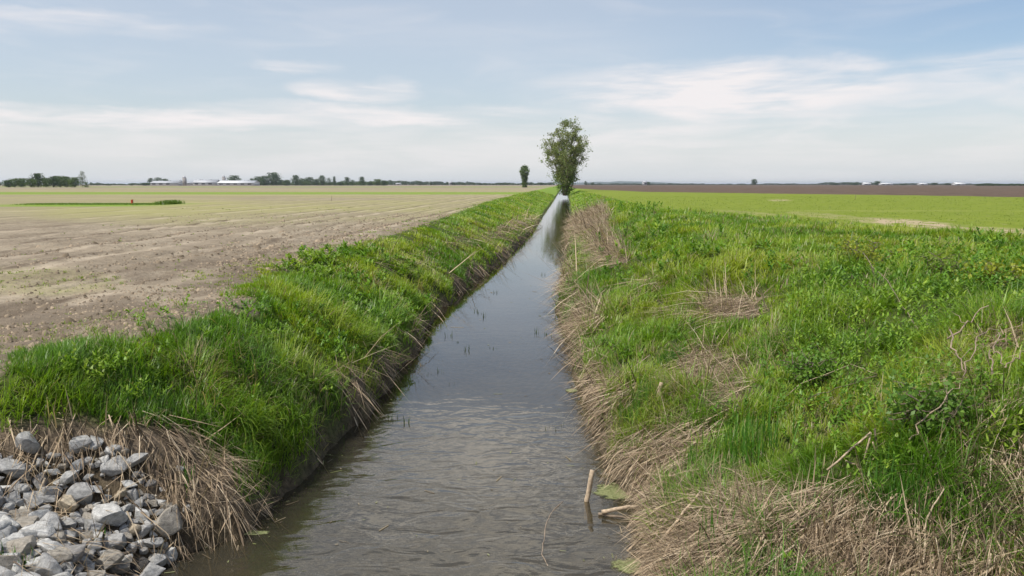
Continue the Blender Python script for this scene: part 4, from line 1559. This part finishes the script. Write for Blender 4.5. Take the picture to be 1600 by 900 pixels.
def marker(px, py, label, color, hgt, sheet=True, Y=None):
    p = on_plane(px, py, ZF)
    root = empty('field_marker', p)
    tag(root, label, 'marker')
    MB().tube([[0, 0, -.1], [.03, 0, hgt]], [.02, .018], 6).build('post', M_TWIG2, root)
    if sheet:
        v = MB()
        n = 7
        U, Wd = np.meshgrid(np.linspace(0, 1, n), np.linspace(0, 1, n))
        X = .04 - U * .17 - .05 * Wd
        Z = hgt - .02 - Wd * .30 - U * .05
        Yy = .05 * np.sin(U * 5 + Wd * 2)
        A = np.stack([X, Yy, Z], -1).reshape(-1, 3)
        B = A + np.array([0, .012, 0])
        i, j = np.meshgrid(np.arange(n - 1), np.arange(n - 1))
        q = (j * n + i).ravel()
        F = np.stack([q, q + 1, q + n + 1, q + n], -1)
        v.put(A, None, F); v.put(B, None, F)
        v.build('flag', simple('red_cloth', color, .6, .1, 5), root)


marker(208, 321, 'small red-orange flag on a stake in the left field', (.65, .07, .03), .52)
marker(518, 314, 'thin white stake standing in the left field', (.7, .7, .68), .55, False)
marker(1336, 312, 'thin pale stake standing in the green right field', (.7, .7, .68), .6, False)


# grassy mound beside the flag
def mound():
    r = np.random.default_rng(5)
    n = 9000
    t = r.random(n) ** .7
    x0, x1 = -42.0, -29.0
    Yc = 66.5
    x = x0 + (x1 - x0) * t
    y = Yc + r.normal(0, .9, n)
    hh = .05 + .30 * sstep(t, .88, .96) * sstep(t, 1.01, .98) + .06 * r.random(n)
    P = np.stack([x, y, np.full(n, ZF)], -1)
    c = np.array([.14, .23, .03]) * r.uniform(.6, 1.2, n)[:, None]
    V, F3, F4, C = blades(P, hh * 1.1, np.full(n, .05), r.random(n) * 6.28, r.uniform(0, .4, n), r.uniform(.2, .8, n), c, seg=2)
    tag(np_mesh('grass_patch', V, [F3, F4], M_GRASS, col=C), 'dark green strip of tall grass beside the red flag', 'grass', kind='stuff')


mound()


# ------------------------------------------------------------------ sticks, reeds, shrub
def px_path(pts, lift=.05):
    out = []
    for q in pts:
        l = q[2] if len(q) > 2 else lift
        out.append(ground(q[0], q[1], l))
    return np.array(out)


def smooth_path(P, n=4, jit=0.0):
    P = np.asarray(P)
    t = np.arange(len(P))
    tt = np.linspace(0, len(P) - 1, (len(P) - 1) * n + 1)
    Q = np.stack([np.interp(tt, t, P[:, k]) for k in range(3)], -1)
    Q[1:-1] += rng.normal(0, jit, Q[1:-1].shape)
    return Q


def stick(name, pts, r0, r1, m, label, cat='stick', group=None, jit=.004, forks=(), world_pts=None):
    P = smooth_path(px_path(pts) if world_pts is None else world_pts, 4, jit)
    b = MB().tube(P, np.linspace(r0, r1, len(P)), 7)
    for f in forks:
        Q = smooth_path(px_path(f), 3, jit)
        b.tube(Q, np.linspace(r1 * .9, r1 * .4, len(Q)), 5)
    return tag(b.build(name, m, smooth=True), label, cat, group)


# floating / standing stakes
w1 = on_plane(915, 783, 0)
stick('stake', None, .030, .026, M_REED, 'short pale stake standing in the water off the right bank',
      world_pts=[w1 + [0, 0, -.25], w1 + [.02, 0, .02], w1 + [.07, .02, .34]])
a0, a1 = on_plane(940, 800, .05), on_plane(1025, 790, .12)
stick('branch', None, .022, .014, M_REED, 'pale branch lying across the water at the algae mat', world_pts=[a0, (a0 + a1) / 2 + [0, 0, .02], a1])
a0, a1 = on_plane(935, 803, .015), on_plane(985, 810, .02)
stick('branch', None, .016, .012, M_TWIG2, 'dark wet branch floating just below the pale branch', world_pts=[a0, (a0 + a1) / 2, a1])
p = ground(1029, 640)
stick('stake', None, .035, .024, M_REED, 'broken pale stump of a post on the right bank among reeds', world_pts=[p, p + [0, .01, .2], p + [.03, .02, .34]])
LONG = [
    ([(918, 640, .05), (950, 605, .12), (1015, 555, .18)], .020, .008, 'long pale reed lying across the upper right bank'),
    ([(1000, 890, .05), (1045, 830, .14), (1095, 768, .22)], .028, .016, 'thick pale cane leaning over the water, bottom right'),
    ([(1005, 858, .05), (1040, 815, .12), (1062, 790, .15)], .020, .012, 'pale cane just left of the thick leaning cane'),
    ([(980, 862, .05), (1010, 835, .10), (1035, 812, .12)], .018, .010, 'short cane nearest the water at bottom right'),
    ([(1120, 820, .15), (1150, 852, .08)], .026, .016, 'stubby broken cane below the green reeds at right'),
    ([(1010, 905, .05), (1060, 880, .1), (1090, 850, .1)], .018, .010, 'cane lying along the bottom edge near the algae'),
    ([(930, 720, .06), (970, 700, .12), (1005, 672, .14)], .014, .007, 'thin reed stem slanting up from the water near the middle of the right bank'),
    ([(985, 758, .06), (1030, 735, .12), (1090, 690, .16)], .018, .009, 'slanting reed stem above the algae mat'),
    ([(1000, 740, .10), (1050, 745, .1), (1085, 730, .1)], .018, .010, 'level dead stem low on the right bank'),
    ([(1060, 700, .12), (1080, 680, .2), (1100, 665, .16)], .022, .012, 'short thick dead stem in the reed litter'),
    ([(1190, 820, .1), (1215, 790, .14), (1235, 775, .14)], .014, .008, 'small pale cane on the straw slope at lower right'),
    ([(1440, 835, .12), (1460, 790, .25), (1475, 765, .28)], .012, .007, 'upright dead stalk in the straw slope at right'),
    ([(1100, 560, .12), (1110, 585, .14), (1112, 615, .1)], .014, .008, 'dead stalk hanging in the middle straw patch'),
    ([(1205, 640, .1), (1250, 600, .22), (1330, 570, .3), (1370, 585, .2)], .006, .004, 'thin arching stem across the weeds'),
]
for pts, r0, r1, lab in LONG:
    stick('reed_stalk', pts, r0 * .6, r1 * .65, M_REED, lab, 'reed', 'fallen reed stalks on the right bank')
# the pale bent reed that stands out among the weeds
p0 = ground(1292, 735, .15)
p1 = p0 + np.array([.36, .05, .30]); p2 = p1 + np.array([-.05, .0, -.30]); p3 = p1 + np.array([.06, -.02, -.14])
b = MB()
b.tube(smooth_path([p0, p1], 4, .002), .008, 6)
b.tube(smooth_path([p1, p2, p2 + [-.14, 0, .06]], 4, .002), .008, 6)
b.tube(smooth_path([p1 + [.02, 0, -.08], p3 + [.0, 0, -.05], p2], 4, .003), .007, 6)
tag(b.build('reed_stalk', M_REED, smooth=True), 'bright bent reed folded like a tent in the green weeds', 'reed')
stick('reed_stalk', None, .012, .008, M_BARK, 'thin rust-brown stalk beside the bright bent reed', 'reed', world_pts=[p1 + [.05, 0, -.6], p1 + [.07, 0, -.2], p1 + [.03, 0, .03]])

# dead branches tangled in the right bank brush
DEAD = [
    ([(1480, 530, .5), (1510, 505, .6), (1545, 478, .7)], .018, .008, [[(1510, 505, .6), (1490, 490, .7)]], 'pale dead branch rising at upper right of the brush'),
    ([(1484, 515, .55), (1488, 545, .5), (1500, 565, .4), (1505, 590, .3)], .015, .010, [[(1500, 565, .4), (1520, 545, .5)]], 'curved dead branch hanging below the rising branch'),
    ([(1548, 600, .2), (1552, 570, .35), (1546, 548, .4)], .016, .010, [], 'short upright dead branch near the right edge'),
    ([(1505, 590, .3), (1520, 550, .45), (1535, 520, .5), (1560, 515, .5)], .013, .007, [[(1535, 520, .5), (1525, 505, .55)]], 'forked dead branch in the middle of the tangle'),
    ([(1420, 690, .2), (1445, 660, .3), (1480, 620, .4), (1500, 600, .4)], .016, .007, [[(1445, 660, .3), (1475, 640, .4)], [(1480, 620, .4), (1475, 590, .5)]], 'long dead branch slanting down through the weeds'),
    ([(1262, 625, .15), (1310, 605, .3), (1370, 588, .4)], .012, .005, [], 'thin dark twig arching left over the weeds'),
    ([(1348, 395, .4), (1385, 440, .25), (1420, 490, .15), (1450, 545, .1)], .014, .008, [], 'long dark stem running down from the yellow-green shrub'),
    ([(1570, 575, .3), (1585, 560, .35), (1600, 550, .35)], .014, .008, [], 'dead branch cut by the right picture edge'),
    ([(1500, 650, .2), (1510, 690, .15), (1512, 725, .1)], .010, .006, [], 'thin dead stalk hanging in front of the dark weeds'),
    ([(1560, 520, .4), (1556, 545, .35), (1568, 570, .3)], .011, .007, [], 'small crooked branch at right of the tangle')]
for pts, r0, r1, fk, lab in DEAD:
    stick('dead_branch', pts, r0 * .45, r1 * .5, M_TWIG2 if 'dark' in lab else M_TWIG, lab, 'branch', 'dead branches tangled in the right bank brush', .012, fk)


def shrub(px, py, h, w, n, cols, label, seed, leaf=.06):
    r = np.random.default_rng(seed)
    p = ground(px, py)
    root = empty('shrub', p)
    tag(root, label, 'shrub')
    st = MB()
    P = []
    for s in range(9):
        a = r.uniform(0, 6.28)
        pts, _ = limb([0, 0, -.05], [math.cos(a) * .6, math.sin(a) * .6, 1], h * r.uniform(.7, 1.05), .02, 5, .16, r)
        st.tube(pts, np.linspace(.014, .004, 6), 5)
        for k in range(2, 6):
            for q in range(3):
                d = r.normal(size=3); d[2] = abs(d[2]) * .5
                q2, _ = limb(pts[k], d, w * .3 * r.uniform(.5, 1), .01, 3, .2, r)
                st.tube(q2, np.linspace(.006, .002, 4), 4)
                P.append(q2[1:] + 0)
    P = np.concatenate(P)
    P = P[r.integers(len(P), size=n)] + r.normal(0, .045, (n, 3))
    t = r.random((n, 1))
    C = np.array(cols[0]) * (1 - t) + np.array(cols[1]) * t
    V, F, CC = leaf_cloud(P, leaf, r, C)
    st.build('stem', M_BARK, root, smooth=True)
    MB().put(V, None, F, CC).build('foliage', M_LEAF, root)


YG = ((.22, .27, .03), (.40, .42, .05))
shrub(1350, 420, .62, .8, 1000, YG, 'loose yellow-green shrub standing above the grass of the right bank', 81, .05)
shrub(1460, 440, .5, .8, 900, ((.14, .24, .03), (.24, .32, .045)), 'leafy green shrub right of the yellow-green shrub', 82, .05)
shrub(1560, 455, .5, .7, 800, YG, 'small yellowish shrub near the right edge above the dead branches', 83, .07)
shrub(1270, 600, .45, .7, 1500, ((.10, .22, .03), (.19, .31, .045)), 'round bushy green weed above the folded bent reed', 84, .045)
shrub(1450, 690, .45, .8, 1800, ((.09, .19, .03), (.16, .27, .04)), 'broad-leaved dark green bush right of the folded bent reed', 85, .05)


# green reed clumps and shoots standing in the water
def reed_clump(px, py, n, h, spread, label, seed, tall=False, group='green reed clumps at the waterside', shoot=False):
    r = np.random.default_rng(seed)
    p = ground(px, py)
    if shoot: p = on_plane(px, py, 0.0)
    k = n
    P = np.stack([r.normal(0, spread, k), r.normal(0, spread, k), np.full(k, -.03)], -1)
    for q in range(k):
        P[q, 2] = (float(H(p[0] + P[q, 0], p[1] + P[q, 1])) - p[2] - .03) if not shoot else -.05
    if not shoot: P[:, :2] *= .75
    c = (np.array([.08, .20, .025]) if not shoot else np.array([.06, .09, .03])) * r.uniform(.7, 1.5, k)[:, None]
    V, F3, F4, C = blades(P, h * r.uniform(.6, 1.1, k), r.uniform(.008, .015, k) * (1 if not shoot else max(1, p[1] / 14)), r.random(k) * 6.28, np.abs(r.normal(.08, .08, k)), np.abs(r.normal(.2, .15, k)), c)
    o = np_mesh('reed_clump' if not shoot else 'reed_shoot', V, [F3, F4], M_GRASS, col=C)
    o.location = p
    return tag(o, label, 'reeds', group)


reed_clump(1000, 645, 150, .42, .22, 'upright bright green reed clump in the middle of the right bank', 1)
reed_clump(965, 590, 90, .3, .12, 'small green reed clump near the water above the long pale reed', 2)
reed_clump(1045, 570, 150, .30, .15, 'green reed clump behind the middle straw patch', 3)
reed_clump(1045, 800, 24, .4, .12, 'dark green reed leaves rising beside the algae mat', 4)
reed_clump(1110, 850, 26, .42, .14, 'few tall green reed leaves near the thick leaning cane', 5)
reed_clump(1160, 720, 160, .45, .25, 'broad green reed clump above the straw slope', 6)
reed_clump(1390, 800, 200, .36, .17, 'green reed clump standing on the straw slope at lower right', 7)
reed_clump(1450, 815, 150, .34, .13, 'green reeds right of the clump on the straw slope', 8)
reed_clump(1075, 745, 30, .42, .1, 'slender dark reed leaves over the level dead stem', 9)
reed_clump(155, 850, 22, .16, .05, 'small grass tuft growing between the stones', 10, group='grass tufts')
reed_clump(20, 895, 60, .2, .12, 'bright grass tuft at the bottom left corner among stones', 11, group='grass tufts')
reed_clump(290, 760, 30, .18, .06, 'short green tuft in the straw right of the rock pile', 12, group='grass tufts')
for i, (px, py) in enumerate([(750, 490), (745, 487), (703, 525), (773, 545), (850, 523), (838, 520), (670, 585), (692, 580), (727, 548), (708, 600), (860, 525), (757, 495), (715, 535), (775, 458),
                              (848, 430), (860, 398), (610, 655), (630, 660), (880, 665), (858, 670)]):
    reed_clump(px, py, 5, .10 + .05 * (i % 3), .05, 'thin green reed shoot poking out of the open water', 40 + i, group='reed shoots in the open water', shoot=True)


# algae mats floating by the right bank
def algae():
    m, t, out = mat('algae')
    geo = t.add('ShaderNodeNewGeometry')
    n = t.noise(geo.outputs['Position'], 9, 6, .7)
    n2 = t.noise(geo.outputs['Position'], 45, 4, .7)
    c = t.mix(t.ramp(n2, .35, .65), (.10, .12, .035), (.24, .25, .11))
    b = t.add('ShaderNodeBsdfPrincipled')
    t.l.new(c, b.inputs['Base Color'])
    b.inputs['Roughness'].default_value = .7
    tr = t.add('ShaderNodeBsdfTransparent')
    mx = t.add('ShaderNodeMixShader')
    cut = t.ramp(t.m('ADD', t.m('MULTIPLY', n, .9), t.attr('cover')), .78, .98)
    t.l.new(cut, mx.inputs[0])
    t.l.new(tr.outputs[0], mx.inputs[1]); t.l.new(b.outputs[0], mx.inputs[2])
    t.l.new(mx.outputs[0], out.inputs[0])
    for px, py, rx, ry, lab in [(965, 768, .42, .36, 'yellow-green algae mat floating below the reed litter'), (1000, 885, .38, .26, 'algae mat at the bottom edge under the leaning canes'),
                                (893, 610, .16, .18, 'small algae patch at the upper right water edge'), (270, 858, .30, .10, 'thin algae film beside the wet rock on the left'),
                                (385, 832, .35, .09, 'thin algae line along the straw at the left water edge')]:
        c0 = on_plane(px, py, .006)
        N, K = 40, 8
        th = np.linspace(0, 6.283, N, endpoint=False)
        rr = np.linspace(0, 1.25, K)
        T_, Rr_ = np.meshgrid(th, rr)
        wob = 1 + .3 * (fbm(np.cos(T_) * 2 + px, np.sin(T_) * 2, 1, 3, 9) - .5)
        V = np.stack([Rr_ * rx * wob * np.cos(T_), Rr_ * ry * wob * np.sin(T_), 0 * T_], -1).reshape(-1, 3)
        i, j = np.meshgrid(np.arange(K - 1), np.arange(N), indexing='ij')
        F = np.stack([i * N + j, i * N + (j + 1) % N, (i + 1) * N + (j + 1) % N, (i + 1) * N + j], -1).reshape(-1, 4)
        o = np_mesh('algae_mat', V, [F], m, attrs={'cover': (1 - Rr_.ravel() ** 1.2) * .95})
        o.location = c0
        tag(o, lab, 'algae', kind='stuff')


algae()


# bits of straw, duckweed and scum drifting along the edges
def debris():
    n = 2600
    x, y = sample(n, 5.5, 40, 1.5, wl, wr)
    a = x - SK * y
    u = np.minimum(a - wl(y), wr(y) - a)
    keep = rng.random(len(x)) < (np.exp(-u / .16) * .9 + .035) * sstep(fbm(x, y, 1.3, 3, 400), .35, .6) * 1.6
    x, y = x[keep], y[keep]
    k = len(x)
    th = rng.random(k) * 6.28
    ln = np.where(rng.random(k) < .25, rng.uniform(.03, .09, k), rng.uniform(.006, .022, k)) * np.clip(y / 9, .9, 2)
    wd = rng.uniform(.004, .010, k) * np.clip(y / 9, .9, 2.5)
    d = np.stack([np.cos(th), np.sin(th), th * 0], -1); e = np.stack([-np.sin(th), np.cos(th), th * 0], -1)
    c = np.stack([x, y, np.full(k, .006)], -1)
    L_, W_ = d * ln[:, None], e * wd[:, None]
    V = np.stack([c - L_ - W_, c + L_ - W_ * .6, c + L_ + W_, c - L_ + W_ * .6], 1).reshape(-1, 3)
    pal = np.array([(.28, .23, .15), (.20, .22, .08), (.14, .11, .07), (.24, .25, .12)])
    C = np.repeat(pal[rng.integers(4, size=k)] * rng.uniform(.7, 1.2, k)[:, None], 4, 0)
    tag(np_mesh('floating_litter', V, [np.arange(4 * k).reshape(-1, 4)], M_STRAW, col=C), 'bits of straw and scum floating along the water edges', 'litter', kind='stuff')


debris()
# a drowned weed stem trailing just under the surface
tw = [on_plane(q[0], q[1], .001) for q in [(880, 783), (862, 800), (852, 822), (850, 845), (846, 866), (856, 884)]]
tag(MB().tube(smooth_path(tw, 4, .003), .004, 5).build('weed_stem', M_TWIG, smooth=True), 'long thin tan stem floating in the open water near the bottom edge', 'stem')


# ------------------------------------------------------------------ haze
def haze():
    m, t, out = mat('haze_air')
    v = t.add('ShaderNodeVolumePrincipled')
    v.inputs['Color'].default_value = (.80, .88, 1.0, 1)
    v.inputs['Density'].default_value = .00009
    v.inputs['Anisotropy'].default_value = .3
    t.l.new(v.outputs[0], out.inputs['Volume'])
    o = MB().box((0, 3500, 14), (26000, 26000, 32)).build('haze', m)
    tag(o, kind='stuff')
    tag(o, 'thin pale haze over the fields and the far tree line', 'haze')


USE_HAZE = True
if USE_HAZE:
    haze()
